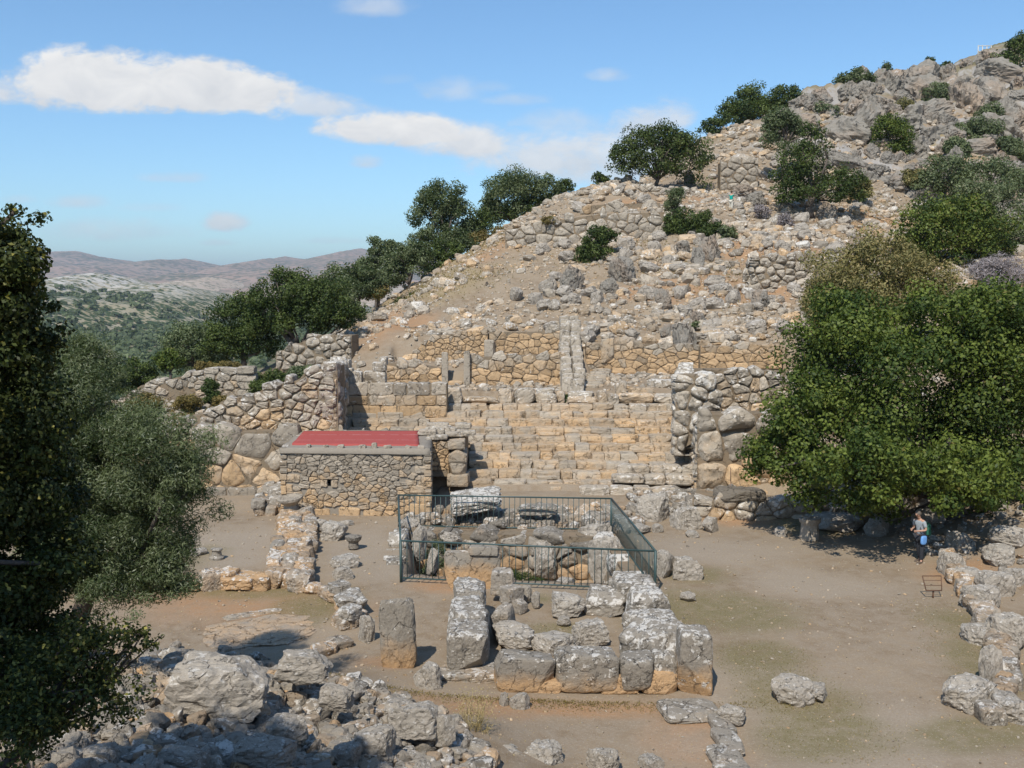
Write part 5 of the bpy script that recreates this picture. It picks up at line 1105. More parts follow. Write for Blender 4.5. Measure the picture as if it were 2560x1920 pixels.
for k, (u, v, Y, w, h, lab) in enumerate(named):
    p = W(u, v, Y); z = zt1(p.x, p.y); s = Y / 1000
    p = hit(u, v, Y - 6) ; s = p.y / 1000
    boulder((p.x, p.y + .3 * w * s, p.z + h * s * .38), (w * s, w * s * .85, h * s * 1.25), lab, 'crag' if h > 15 else 'mid', k, tilt=.15)
placed = []
def free(x, y, s):
    if any(abs(x - a) < 4 and math.hypot(x - a, y - b) < (c + s) * .42 for a, b, c in placed): return False
    placed.append((x, y, s)); return True
def crag_area(u, v): return v < 150 + (u - 860) * .35 and u > 770
cnt = 0
while cnt < 115:
    u, v = rs.uniform(790, 1024), rs.uniform(50, 225)
    sky = np.interp(u, [790, 860, 925, 985, 1024], [104, 84, 78, 58, 54])
    if v < sky + 1 or v > 120 + (u - 790) * .3 + 40: continue
    p = hit(u, v, 80)
    s = rs.uniform(1.5, 4.6) * (1.25 if u > 830 and v < 140 else .8)
    if not free(p.x, p.y, s): continue
    cnt += 1
    boulder((p.x, p.y + .2 * s, p.z - s * .02), (s * rs.uniform(.9, 1.6), s * rs.uniform(.8, 1.1), s * rs.uniform(.8, 1.3)), 'rounded grey limestone crag block of the upper right cliff', 'crag', rs.integers(8), name='crag_block', cat='crag block', group='crag blocks of the upper right cliff', tilt=.3)
cnt = 0
while cnt < 150:
    u, v = rs.uniform(540, 860), rs.uniform(150, 345)
    sky = np.interp(u, [540, 605, 690, 720, 860], [215, 188, 150, 135, 90])
    if v < sky + 3: continue
    p = hit(u, v, 55)
    if p.y < 60.5: continue
    s = rs.uniform(.55, 1.35)
    if not free(p.x, p.y, s): continue
    cnt += 1
    boulder((p.x, p.y, p.z + s * .2), (s * rs.uniform(.9, 1.4), s, s * rs.uniform(.6, 1.0)), 'grey limestone boulder on the orange scree of the open hillside', 'mid', rs.integers(8), name='hillside_boulder', cat='boulder', group='boulders of the open hillside', tilt=.3)
def hillrub(r_, n):
    Y_ = 57 + 68 * r_.random(n * 2) ** .9; X = r_.uniform(-.18, .56, n * 2) * Y_
    d = fbm2(X, Y_, 7, 4, 77); keep = (r_.random(n * 2) < .55 + 1.3 * d)
    dist = np.clip((X / Y_ + .12) / .16, 0.5, 1)          # fewer on the smooth left shoulder
    keep &= r_.random(n * 2) < dist
    path = np.exp(-((X - (-9 + (Y_ - 62) * .5)) / 1.6) ** 2) * (Y_ < 76); keep &= r_.random(n * 2) > path
    u = 512 + X / Y_ * 1000; keep &= ~((Y_ < 61.8) & (u > 380) & (u < 790)); keep &= ~((Y_ < 66) & (u > 860))
    X = X[keep][:n]; Y_ = Y_[keep][:n]; return X, Y_, 1 + .6 * fbm2(X, Y_, 4, 2, 78)
scatter(15500, hillrub, seed=10, smin=.16, smax=1.05, name='scree', label='countless grey and tan stones littering the hillside', mat='stone', ress=3, lich=.45, ochre=.32, bright=.5)
scatter(1500, quadpts([(-23, 52), (-9.5, 52), (-9, 62), (-26, 62)]), seed=11, smin=.1, smax=.6, label='white stones along the far left ruin', mat='stone', lich=.5, ochre=0)
def behind(r_, n):
    X = r_.uniform(9.5, 26, n); Y_ = r_.uniform(41, 58, n); return X, Y_, np.ones(n)
scatter(900, behind, seed=12, smin=.15, smax=.8, label='rubble on the bank behind the big oak', mat='stone', lich=.4)
def bank(r_, n):
    X = r_.uniform(14.8, 21, n); Y_ = r_.uniform(24, 39.5, n); k = X > 14.5 + (Y_ - 34) * .12 + np.where(Y_ < 33, 1.6, 0); return X[k], Y_[k], np.ones(k.sum())
scatter(750, bank, seed=13, smin=.08, smax=.5, label='rubble on the bank right of the stone row', mat='stone_near', lich=.6, ress=4)
for i, (x0, y0, x1, y1, n, zz) in enumerate([(-7.5, 53.8, 3.6, 57.2, 260, 0), (-7.5, 58, 3.6, 61.3, 200, 0), (4.8, 54.6, 16, 59.8, 520, 0), (-17, 47.2, -8.6, 53, 420, 0)]):
    scatter(n, quadpts([(x0, y0), (x1, y0), (x1, y1), (x0, y1)]), seed=20 + i, smin=.1, smax=.55, label='stones lying on the earth terrace number of the upper rooms'.replace(' number', ''), mat='stone', lich=.35, ochre=.3, ress=4)

def hillfine(r_, n):
    Y_ = 57 + 55 * r_.random(n * 2) ** 1.1; X = r_.uniform(-.17, .5, n * 2) * Y_
    d = fbm2(X, Y_, 3, 3, 79); keep = (r_.random(n * 2) < .6 + 1.2 * d); u = 512 + X / Y_ * 1000
    path = np.exp(-((X - (-9 + (Y_ - 62) * .5)) / 1.3) ** 2) * (Y_ < 76); keep &= r_.random(n * 2) > path
    keep &= ~((Y_ < 61.8) & (u > 380) & (u < 790)); X = X[keep][:n]; Y_ = Y_[keep][:n]; return X, Y_, np.ones(len(X))
scatter(12000, hillfine, seed=14, smin=.08, smax=.32, name='scree', label='small broken chips of stone filling the hillside soil', mat='stone', ress=3, lich=.35, ochre=.4, bright=.6)
def rightbank(r_, n):
    Y_ = r_.uniform(38, 112, n); X = r_.uniform(.45, .85, n) * Y_; k = r_.random(n) < .5 + fbm2(X, Y_, 7, 3, 81); return X[k], Y_[k], np.ones(k.sum())
scatter(2600, rightbank, seed=15, smin=.15, smax=1.1, name='scree', label='stones on the bare slope at the far right', mat='stone', ress=3, lich=.4, ochre=.3)

# ------------------------------------------------------------ labels for the many loose stones: size, shape, and the landmark beside them
def relabel(group, noun, marks):
    O = [o for o in bpy.data.objects if o.get('group') == group]; sz = np.array([o.scale.x * o.scale.z for o in O]); qs = np.quantile(sz, [.15, .4, .65, .87])
    names = ['tiny', 'small', 'middling', 'large', 'very large']
    for o, s in zip(O, sz):
        size = names[int(np.searchsorted(qs, s))]; r = o.scale.z / o.scale.x; shp = 'flat' if r < .5 else ('broad' if r < .66 else ('chunky' if r < .85 else 'tall'))
        M_ = min(marks, key=lambda m: (m[1] - o.location.x) ** 2 + ((m[2] - o.location.y) * .8) ** 2); dx = o.location.x - M_[1]; dy = o.location.y - M_[2]
        rel = ('right of' if dx > 0 else 'left of') if abs(dx) > abs(dy) else ('above' if dy > 0 else 'below')
        far = '' if math.hypot(dx, dy) < M_[3] else 'further '
        lean = abs(math.degrees(o.rotation_euler.x)) + abs(math.degrees(o.rotation_euler.y)); pose = 'tipped ' if lean > 38 else ('leaning ' if lean > 18 else '')
        o['label'] = f'{size} {pose}{shp} {noun}, {far}{rel} {M_[0]}'
def mk(n, u, v, Y, r): p = W(u, v, Y); return (n, p.x, p.y, r)
relabel('stones of the foreground heap', 'grey stone', [mk('the biggest heap boulder', 212, 700, 17.4, 1.3), mk('the flat crest slab', 302, 665, 19.2, 1), mk('the coarse lumpy boulder', 412, 720, 17.7, 1), mk('the dark rounded boulder', 285, 730, 16.4, .9), mk('the yellow leaved branch', 130, 690, 16.5, 1.2), mk('the angular grey boulder', 335, 700, 18.3, .8), mk('the blue grey bottom boulder', 262, 755, 14.8, .9), mk('the shaded corner boulder', 100, 765, 14.2, 1)])
relabel('crag blocks of the upper right cliff', 'grey crag block', [mk('the bright green crag bush', 891, 138, 110, 6), mk('the lone hillside tree', 820, 170, 96, 6), mk('the summit fence', 985, 55, 150, 8), mk('the first crag top bush', 854, 84, 134, 7), mk('the upper skyline evergreens', 790, 110, 125, 7), mk('the mid cliff bush', 936, 98, 128, 6), mk('the right cliff ledge bush', 975, 135, 116, 6), mk('the bushy slope tree', 970, 175, 102, 6)])
relabel('boulders of the open hillside', 'tan grey boulder', [mk('the dark round hill shrub', 597, 250, 80, 5), mk('the double shrub', 695, 235, 83, 5), mk('the dry stone wall', 785, 280, 71, 5), mk('the climber', 731, 205, 91, 4), mk('the skyline thicket', 655, 165, 100, 5), mk('the split boulder', 664, 305, 71, 4), mk('the cross wall top', 570, 325, 66, 4), mk('the lone tree trunk', 809, 210, 89, 4), mk('the polygonal crag wall', 740, 170, 101, 4), mk('the grey leaning boulder', 686, 345, 62, 4), mk('the flat dark boulder', 720, 292, 73, 4), mk('the pale feathery bush', 674, 205, 86, 4), mk('the terrace wall end', 510, 245, 84, 4)])
# ------------------------------------------------------------ vegetation
def leaf_mat(name, dark, light, extra=None, trans=.25, rough=.55):
    m, t = new_mat(name); a = t.n('ShaderNodeAttribute', attribute_name='col'); s = t.n('ShaderNodeSeparateColor'); t.link(a.outputs['Color'], s.inputs[0])
    c = t.mix(s.outputs[0], dark, light)
    if extra: c = t.mix(s.outputs[1], c, extra)
    b = t.n('ShaderNodeBsdfPrincipled', ins={'Roughness': rough, 'Specular IOR Level': .25}); t.link(c, b.inputs['Base Color'])
    tr = t.n('ShaderNodeBsdfTranslucent'); t.link(t.mix(1.0, c, (1.1, 1.25, .55), 'MULTIPLY'), tr.inputs[0])
    mx = t.n('ShaderNodeMixShader', ins={0: trans}); t.link(b.outputs[0], mx.inputs[1]); t.link(tr.outputs[0], mx.inputs[2])
    o = t.n('ShaderNodeOutputMaterial'); t.link(mx.outputs[0], o.inputs[0]); return m
LM = {
 'oak': leaf_mat('oak_leaves', (.036, .064, .012), (.165, .205, .038), (.20, .17, .05)),
 'dark': leaf_mat('dark_evergreen_leaves', (.028, .05, .013), (.115, .15, .036), (.13, .13, .05)),
 'olive': leaf_mat('olive_leaves', (.05, .075, .025), (.21, .24, .12), (.34, .36, .25), .35),
 'khaki': leaf_mat('khaki_leaves', (.12, .115, .04), (.29, .25, .10), (.36, .27, .12)),
 'mustard': leaf_mat('mustard_bush', (.12, .095, .03), (.26, .20, .065), (.33, .25, .11)),
 'hazy': leaf_mat('grey_green_leaves', (.075, .10, .045), (.18, .215, .10), (.26, .26, .16)),
 'holm': leaf_mat('holm_oak_leaves', (.028, .038, .010), (.075, .095, .022), (.34, .30, .07), .2),
 'dry': leaf_mat('dry_thistle', (.38, .29, .13), (.55, .45, .24), (.5, .4, .2), .2),
 'twig': leaf_mat('bare_twigs', (.22, .19, .19), (.34, .30, .29), (.3, .3, .3), .05)}
m_, t_ = new_mat('bark'); P = t_.n('ShaderNodeNewGeometry').outputs['Position']; nn_ = t_.noise(P, 8, 6, .7)
finish(t_, t_.mix(nn_, (.07, .055, .045), (.17, .145, .12)), .95, nn_, .8, .04); M['bark'] = m_
def leaves(mb, C_, N_, L, Wd, r_, hue, ex, bent=.0):
    """C_ centres, N_ facing normals; each leaf one small quad"""
    n = len(C_); N_ = N_ / (np.linalg.norm(N_, axis=1)[:, None] + 1e-9)
    a = r_.normal(size=(n, 3)); T = a - (a * N_).sum(1)[:, None] * N_; T /= np.linalg.norm(T, axis=1)[:, None] + 1e-9; B = np.cross(N_, T)
    ln = (L * r_.uniform(.7, 1.3, n))[:, None]; wd = (Wd * r_.uniform(.7, 1.3, n))[:, None]
    v = np.stack([C_ - T * ln / 2, C_ + B * wd / 2 + N_ * wd * .15, C_ + T * ln / 2, C_ - B * wd / 2 + N_ * wd * .15], 1).reshape(-1, 3)
    f = np.arange(n * 4).reshape(n, 4); col = np.stack([hue, ex, np.zeros(n)], 1).repeat(4, 0); mb.add(v, f, col=col)
def crown(mb, lobes, n, L, Wd, seed, puff=.30, dens=1.0, exf=.06, ragged=.25, npuff=None, inner=.12, lowcut=-.8):
    """lobes: (centre, (rx, ry, rz)) ellipsoids; puffs of leaves sit on their shells"""
    r_ = np.random.default_rng(seed); vol = np.array([(a[0] * a[1] + a[1] * a[2] + a[0] * a[2]) for _, a in lobes]); fr = vol / vol.sum(); cen = []
    for (c, a), f in zip(lobes, fr):
        rm = (a[0] * a[1] * a[2]) ** (1 / 3); pr = puff * rm; k = npuff or int(np.clip(3.2 / puff ** 2, 8, 90)); nl = int(n * f); per = max(4, nl // k)
        d = r_.normal(size=(k, 3)); d /= np.linalg.norm(d, axis=1)[:, None]; d[:, 2] = np.where(d[:, 2] < lowcut, -d[:, 2], d[:, 2])
        rr = r_.uniform(.62, 1.0, k) * (1 + ragged * r_.normal(size=k) * .5)
        pc = np.array(c) + d * np.array(a) * rr[:, None] * (1 - puff * .5)
        for j in range(k):
            pj = pr * r_.uniform(.6, 1.35); clump_tone = np.clip(.42 + .28 * r_.normal(), 0, 1)  # random tone per puff, spread widened to paint in lit and shaded clumps
            m = int(per * (pj / pr) ** 1.6); q = r_.normal(size=(m, 3)); q /= np.linalg.norm(q, axis=1)[:, None]
            rad = pj * np.abs(r_.normal(1, .18, m)); inn = r_.random(m) < inner; rad = np.where(inn, rad * r_.random(m), rad)
            sq = np.array([1, 1, .78]); C_ = pc[j] + q * rad[:, None] * sq
            N_ = q + r_.normal(0, .55, (m, 3)) + np.array([0, 0, .25])
            leaves(mb, C_, N_, L, Wd, r_, np.clip(clump_tone + r_.normal(0, .25, m), 0, 1), (r_.random(m) < exf).astype(float) * r_.random(m)); cen.append(pc[j])
    return cen
def bend_tube(mb, pts, r0, r1, n=7):
    for k in range(len(pts) - 1):
        a = r0 + (r1 - r0) * k / (len(pts) - 1); b = r0 + (r1 - r0) * (k + 1) / (len(pts) - 1)
        tube(mb, pts[k], pts[k + 1], a, b, n)
def wood(mb, base, fork, tips, r0, r_, nlimb=8):
    base = np.array(base, float); fork = np.array(fork, float); m = (base + fork) / 2 + np.append(r_.normal(0, r0 * .8, 2), 0)
    bend_tube(mb, [base - [0, 0, .4], base, m, fork], r0 * 1.25, r0 * .8, 8)
    tips = np.array(tips); ix = r_.choice(len(tips), min(nlimb, len(tips)), replace=False)
    for i in ix:
        t3 = tips[i]; mid = fork + (t3 - fork) * .5 + r_.normal(0, .12, 3) * np.linalg.norm(t3 - fork) + np.array([0, 0, .08]) * np.linalg.norm(t3 - fork); bend_tube(mb, [fork, fork * .6 + mid * .4 + r_.normal(0, .05, 3), mid, t3], r0 * .55, r0 * .12, 6)
def tree(label, lobes_px, Y, kind='dark', n=3500, leaf=.16, base=None, fork_v=None, r0=None, name='tree', cat='tree', group=None, seed=1, puff=.30, dy=None, wide=.62, exf=.06, ragged=.25, inner=.12, lowcut=-.8, nlimb=9, zoff=0, flatl=.55, trunk=True, npuff=None, grow=1.16, ndens=1.7):
    """lobes_px: (u, v, ru, rv[, extra depth]) outlines of the crown at distance Y"""
    r_ = np.random.default_rng(seed); L = []; n = int(n * ndens)
    for q in lobes_px:
        u, v, ru, rv = q[:4]; e = q[4] if len(q) > 4 else 0; c = W(u, v, Y + e); s = (Y + e) / 1000; L.append((np.array(c), (ru * s * grow, (dy or (ru * .85)) * s, rv * s * grow)))
    cx = sum(l[0][0] * l[1][0] for l in L) / sum(l[1][0] for l in L)
    if base is None: bx = (cx, Y); 
    else: b_ = W(base, 300, Y); bx = (b_.x, Y)
    zb = zt1(*bx) + zoff; th = thing(name, (bx[0], bx[1], zb), label, cat, group)
    mb = MB(); cen = crown(mb, L, n, leaf, leaf * flatl, seed, puff, exf=exf, ragged=ragged, inner=inner, lowcut=lowcut, npuff=npuff); mb.build('crown' if trunk else 'foliage', LM[kind], th)
    zmin = min(l[0][2] - l[1][2] for l in L); cm = sum(l[0] for l in L) / len(L)
    fz = max(zb + .3, zmin + .25 * (cm[2] - zmin)) if fork_v is None else W(512, fork_v, Y).z
    mb = MB(); R = r0 or max(.04, .035 * (max(l[0][2] + l[1][2] for l in L) - zb)); wood(mb, (bx[0], bx[1], zb), (bx[0] + (cm[0] - bx[0]) * .15, Y, fz), cen, R, r_, nlimb); mb.build('trunk' if trunk else 'stem', M['bark'], th)
    return th
# big oak at the right
tree('huge round bright green oak filling the right edge', [(905, 395, 118, 92), (1000, 400, 95, 120, 1), (820, 430, 60, 62, -1), (785, 460, 42, 42, -1.5), (845, 330, 55, 42, 1), (960, 330, 75, 48, .5), (845, 482, 62, 32, -2), (935, 485, 75, 36, -2), (1020, 500, 50, 40, -1), (1060, 380, 70, 90, 1), (865, 468, 62, 34, -5), (965, 478, 64, 32, -4.6)], 38.5, 'oak', n=120000, leaf=.15, base=957, fork_v=500, r0=.26, seed=2, puff=.25, exf=.03, nlimb=26, inner=.30, flatl=.7, npuff=46, grow=1.06, ndens=1.3)
tree('khaki yellow bush swelling between the big oak and the dry stone wall', [(875, 285, 62, 45), (850, 310, 46, 35, -1), (915, 290, 36, 34, 1), (830, 300, 26, 26)], 56, 'khaki', n=26000, leaf=.17, seed=3, name='bush', cat='bush', puff=.2, nlimb=20, exf=.25, trunk=False)
tree('yellow green spreading oak on the slope above the khaki bush', [(955, 240, 52, 30), (925, 232, 34, 26, -1), (985, 255, 30, 24, 1), (960, 215, 32, 18)], 76, 'oak', n=15000, leaf=.24, seed=4, puff=.22, exf=.15, base=922, nlimb=12)
tree('silvery grey olive behind the yellow green spreading oak', [(1000, 215, 30, 34, 2), (975, 196, 24, 14), (1016, 250, 22, 26)], 82, 'hazy', n=8000, leaf=.22, seed=5, puff=.24, exf=.3)
tree('bushy green tree high on the right slope below the crags', [(985, 180, 42, 20), (950, 172, 26, 14), (1020, 195, 22, 20), (930, 184, 16, 10)], 98, 'hazy', n=8000, leaf=.26, seed=6, puff=.24)
tree('leafless grey twiggy bush at the right edge', [(1010, 275, 34, 18), (990, 270, 20, 10)], 66, 'twig', n=5000, leaf=.34, seed=7, name='bush', cat='bush', puff=.35, flatl=.12, trunk=False, nlimb=24)
tree('lone open crowned tree on the hillside right of the climber', [(800, 165, 28, 20), (818, 188, 36, 14), (790, 192, 18, 13), (812, 140, 13, 18), (845, 178, 18, 12), (852, 194, 14, 9)], 89, 'dark', n=9000, leaf=.22, base=809, fork_v=196, seed=8, puff=.24, r0=.32, nlimb=14)
tree('soft grey green olive behind the lone hillside tree', [(783, 130, 21, 17), (775, 122, 12, 9), (797, 126, 8, 9)], 101, 'hazy', n=4200, leaf=.24, seed=9, puff=.3, base=782)
tree('wide dark shrub thicket on the skyline, left of the ridge boulder', [(652, 155, 34, 24), (626, 160, 20, 18), (688, 160, 24, 24), (665, 140, 22, 12)], 101, 'dark', n=9000, leaf=.26, seed=10, puff=.24, exf=.25, ragged=.45, nlimb=18, name='shrub', cat='shrub', trunk=False)
tree('dark rounded evergreen on the upper skyline, left of the pair', [(748, 106, 26, 18), (738, 116, 18, 13)], 126, 'dark', n=5000, leaf=.3, seed=12, puff=.28)
tree('dark evergreen on the upper skyline, right of the pair', [(785, 98, 17, 13), (780, 112, 16, 12), (768, 106, 12, 10)], 127, 'dark', n=4200, leaf=.3, seed=13, puff=.28, exf=.2)
tree('small dark bush trailing down left of the upper skyline evergreens', [(713, 127, 14, 8), (722, 120, 9, 7)], 119, 'dark', n=1400, leaf=.28, seed=14, name='bush', cat='bush', trunk=False)
tree('bright feathery green bush in the crag hollow', [(891, 138, 21, 20), (884, 128, 12, 12), (900, 150, 12, 10)], 110, 'oak', n=5200, leaf=.24, seed=15, puff=.26, name='bush', cat='bush', trunk=False)
tree('olive green bush on top of the first crag', [(854, 78, 17, 8), (846, 82, 10, 7)], 134, 'olive', n=1500, leaf=.34, seed=16, name='bush', cat='bush', trunk=False)
tree('small upright bush on the crag skyline', [(886, 74, 8, 9), (884, 86, 7, 10)], 138, 'hazy', n=1000, leaf=.34, seed=17, name='bush', cat='bush', trunk=False)
tree('dark tree cut by the top right edge of the hill', [(1014, 66, 20, 18), (1018, 46, 11, 10), (1028, 86, 18, 16)], 140, 'dark', n=5200, leaf=.36, seed=18, exf=.15)
for k, (u, v, ru, rv, Y, kd, lab) in enumerate([(946, 66, 7, 3.5, 148, 'dark', 'tiny dark bush on the skyline near the summit, left'), (921, 72, 4, 3, 144, 'dark', 'tiniest dark bush on the skyline between crag and summit'), (826, 112, 12, 8, 118, 'hazy', 'grey bush wedged among the left crags'), (936, 98, 14, 14, 128, 'hazy', 'grey green bush in the middle of the cliff'),
    (975, 135, 18, 14, 116, 'hazy', 'green bush on the right cliff ledge'), (990, 118, 12, 12, 122, 'hazy', 'pale bush under the right cliff top'), (905, 112, 12, 10, 122, 'khaki', 'yellowish bush among the cliff blocks'), (955, 150, 14, 10, 110, 'hazy', 'low bush at the cliff foot'), (915, 178, 12, 8, 100, 'khaki', 'small khaki bush beside the bushy green tree'), (1012, 150, 14, 12, 110, 'hazy', 'grey bush at the right edge below the cliff'), (862, 190, 10, 9, 95, 'khaki', 'dull bush right of the lone hillside tree'), (930, 60, 5, 3, 150, 'dark', 'flat little bush on the skyline left of the summit')]):
    tree(lab, [(u, v, ru, rv)], Y, kd, n=int(ru * rv * 16), leaf=.28, seed=30 + k, name='bush', cat='bush', trunk=False, puff=.4, nlimb=5)
tree('dark round shrub growing between boulders on the mid hill', [(597, 245, 16, 19), (592, 256, 13, 12), (606, 236, 10, 9)], 80, 'dark', n=4600, leaf=.2, seed=50, name='shrub', cat='shrub', puff=.3, trunk=False)
tree('dark spiky shrub on the mid hill, right half of the double shrub', [(702, 226, 16, 17), (712, 232, 12, 9)], 83, 'dark', n=3600, leaf=.2, seed=51, name='shrub', cat='shrub', puff=.3, trunk=False, ragged=.5)
tree('dark shrub on the mid hill, left half of the double shrub', [(680, 228, 14, 14), (674, 222, 9, 8)], 83.5, 'dark', n=2600, leaf=.2, seed=52, name='shrub', cat='shrub', puff=.3, trunk=False, ragged=.5)
tree('pale feathery upright bush above the double shrub', [(674, 199, 10, 12), (672, 208, 8, 8)], 85, 'olive', n=2000, leaf=.22, seed=53, name='bush', cat='bush', puff=.35, trunk=False, flatl=.3)
tree('faded green bush right of the double shrub', [(727, 234, 10, 8)], 82, 'hazy', n=900, leaf=.2, seed=54, name='bush', cat='bush', trunk=False)
# skyline trees on the left shoulder
tree('tall round evergreen with a pale green top on the left shoulder', [(443, 205, 26, 20), (430, 215, 20, 18), (455, 222, 19, 20), (440, 237, 22, 17)], 93, 'olive', n=9500, leaf=.22, seed=60, puff=.26, base=446, exf=.02, nlimb=14)
tree('broad umbrella shaped evergreen on the left shoulder, next to the parapet', [(520, 186, 34, 15), (507, 198, 28, 20), (545, 192, 16, 15), (492, 212, 16, 14)], 99, 'olive', n=9500, leaf=.22, seed=61, puff=.26, base=512, exf=.02, nlimb=14)
tree('small dark tree right of the broad umbrella shaped evergreen', [(564, 187, 9, 7), (560, 193, 6, 6)], 101, 'dark', n=900, leaf=.24, seed=62)
tree('small airy tree left of the skyline thicket', [(598, 178, 6, 5), (604, 182, 8, 6)], 102, 'dark', n=700, leaf=.24, seed=63)
tree('dark tree with slanting trunk below the tall round evergreen', [(407, 262, 22, 16), (395, 272, 16, 14), (418, 255, 14, 12)], 84, 'olive', n=6500, leaf=.2, seed=64, puff=.28, base=410, fork_v=285)
tree('low dark shrub in the shade under the slanting trunk tree', [(402, 309, 13, 9), (420, 300, 13, 7)], 79, 'dark', n=2200, leaf=.18, seed=65, name='shrub', cat='shrub', trunk=False)
tree('airy light topped tree left of the slanting trunk tree', [(378, 252, 12, 12), (390, 250, 9, 9), (366, 268, 15, 11)], 88, 'hazy', n=3600, leaf=.22, seed=66, puff=.3)
tree('dark bushy tree between the airy tree and the big left oak', [(350, 282, 26, 18), (372, 284, 16, 14)], 80, 'olive', n=5200, leaf=.2, seed=67, puff=.28)
tree('big dark spreading oak with a forked trunk behind the hut', [(288, 292, 34, 20), (318, 302, 36, 20), (272, 318, 28, 20), (335, 318, 22, 14), (300, 318, 34, 16)], 65, 'dark', n=18000, leaf=.17, base=296, fork_v=350, r0=.24, seed=68, puff=.24, nlimb=16)
tree('dark oak left of the big spreading oak', [(240, 322, 30, 26), (228, 340, 26, 18), (258, 340, 26, 20)], 67, 'dark', n=11000, leaf=.17, seed=69, puff=.25)
tree('olive green shrub filling the gap between the dark bushy tree and the spreading oak', [(335, 300, 24, 18), (350, 312, 16, 10)], 74, 'olive', n=4200, leaf=.19, seed=74, name='shrub', cat='shrub', trunk=False)
tree('dark shrub below the two round evergreens on the shoulder', [(470, 232, 18, 10), (482, 222, 12, 10)], 95, 'dark', n=2600, leaf=.22, seed=75, name='shrub', cat='shrub', trunk=False)
tree('bushy dark green shrub right of the slanting trunk tree', [(436, 262, 20, 12), (448, 250, 14, 10)], 88, 'dark', n=3600, leaf=.2, seed=76, name='shrub', cat='shrub', trunk=False)
tree('dense shrub under the tall round evergreen on the shoulder', [(425, 243, 18, 12), (460, 240, 22, 10)], 92, 'olive', n=3600, leaf=.2, seed=77, name='shrub', cat='shrub', trunk=False)
tree('spreading dark shrub under the broad umbrella shaped evergreen', [(500, 216, 22, 9), (528, 207, 20, 8), (548, 202, 12, 7)], 99, 'dark', n=3800, leaf=.22, seed=78, name='shrub', cat='shrub', trunk=False)
tree('green shrub linking the airy tree to the dark bushy tree', [(370, 285, 20, 14), (388, 278, 14, 12)], 84, 'olive', n=3400, leaf=.19, seed=79, name='shrub', cat='shrub', trunk=False)
tree('lighter green tree left of the dark oak', [(195, 345, 30, 20), (180, 358, 24, 14), (215, 352, 20, 14)], 68, 'hazy', n=7500, leaf=.17, seed=70, puff=.27)
tree('bright low bush left of the lighter green tree', [(170, 362, 14, 12)], 64, 'oak', n=1800, leaf=.16, seed=71, name='bush', cat='bush', trunk=False)
tree('dark green bush at the valley edge behind the far left ruin', [(140, 375, 20, 13), (128, 385, 14, 10)], 66, 'dark', n=3600, leaf=.17, seed=72, name='bush', cat='bush', trunk=False)
tree('grey green small tree at the valley edge beside the near holm oak', [(108, 378, 20, 18), (96, 392, 16, 14)], 62, 'hazy', n=4800, leaf=.16, seed=73)
for k, (u, v, ru, rv, Y, kd, lab) in enumerate([(145, 403, 17, 8, 56, 'mustard', 'large mustard yellow bush in front of the far left ruin'), (188, 403, 14, 6, 57, 'mustard', 'mustard bush by the dark niche of the far left ruin'), (222, 402, 10, 5, 58, 'mustard', 'small mustard bush near the grey pier'), (222, 368, 16, 5, 63, 'mustard', 'yellow brown bush on top of the far left ruin'), (205, 366, 9, 4, 64, 'mustard', 'brown tuft left of the yellow brown bush'),
    (275, 382, 22, 9, 60, 'dark', 'low dark thicket at the foot of the big left oak'), (262, 390, 14, 8, 58, 'dark', 'dark bush hugging the grey pier'), (212, 392, 8, 14, 58.5, 'dark', 'narrow green climber on the far left ruin'), (300, 376, 18, 8, 59, 'hazy', 'grey bush between the left oak and the bastion top'), (478, 240, 14, 7, 92, 'mustard', 'yellow brown bush under the two round evergreens'), (378, 293, 14, 7, 80, 'mustard', 'yellowish bush on the path verge by the slanting trunk tree'), (498, 232, 8, 5, 92, 'mustard', 'small straw coloured tuft below the umbrella shaped evergreen'),
    (550, 220, 9, 4, 84, 'mustard', 'dry tuft on the parapet slope'), (487, 293, 8, 4, 74, 'mustard', 'dry tuft on the lower slope'), (760, 212, 9, 6, 88, 'twig', 'leafless grey bush right of the climber'), (785, 222, 10, 6, 86, 'twig', 'grey twiggy bush left of the lone tree trunk'), (697, 325, 6, 3, 64, 'hazy', 'small herb tuft above the leaning boulder'), (566, 399, 4, 4, 53.3, 'dark', 'little green herb growing in the top retaining blocks')]):
    tree(lab, [(u, v, ru, rv)], Y, kd, n=int(ru * rv * 14) + 150, leaf=.15, seed=90 + k, name='bush', cat='bush', trunk=False, puff=.4, nlimb=6)
# cistern greenery
tree('dark creeping shrub on the left wall inside the cistern', [(438, 556, 10, 16), (430, 575, 8, 12)], 35.5, 'hazy', n=3400, leaf=.055, seed=120, name='shrub', cat='shrub', trunk=False, puff=.4, zoff=0)
tree('green plant at the near lip of the cistern', [(518, 580, 18, 6), (512, 576, 10, 5), (535, 582, 10, 5)], 32.6, 'dark', n=3200, leaf=.05, seed=121, name='plant', cat='plant', trunk=False, puff=.4)
tree('tuft of dry brush on the curved low wall', [(354, 607, 7, 4), (346, 600, 5, 3)], 29, 'twig', n=500, leaf=.12, seed=122, name='bush', cat='dry bush', trunk=False, flatl=.15)
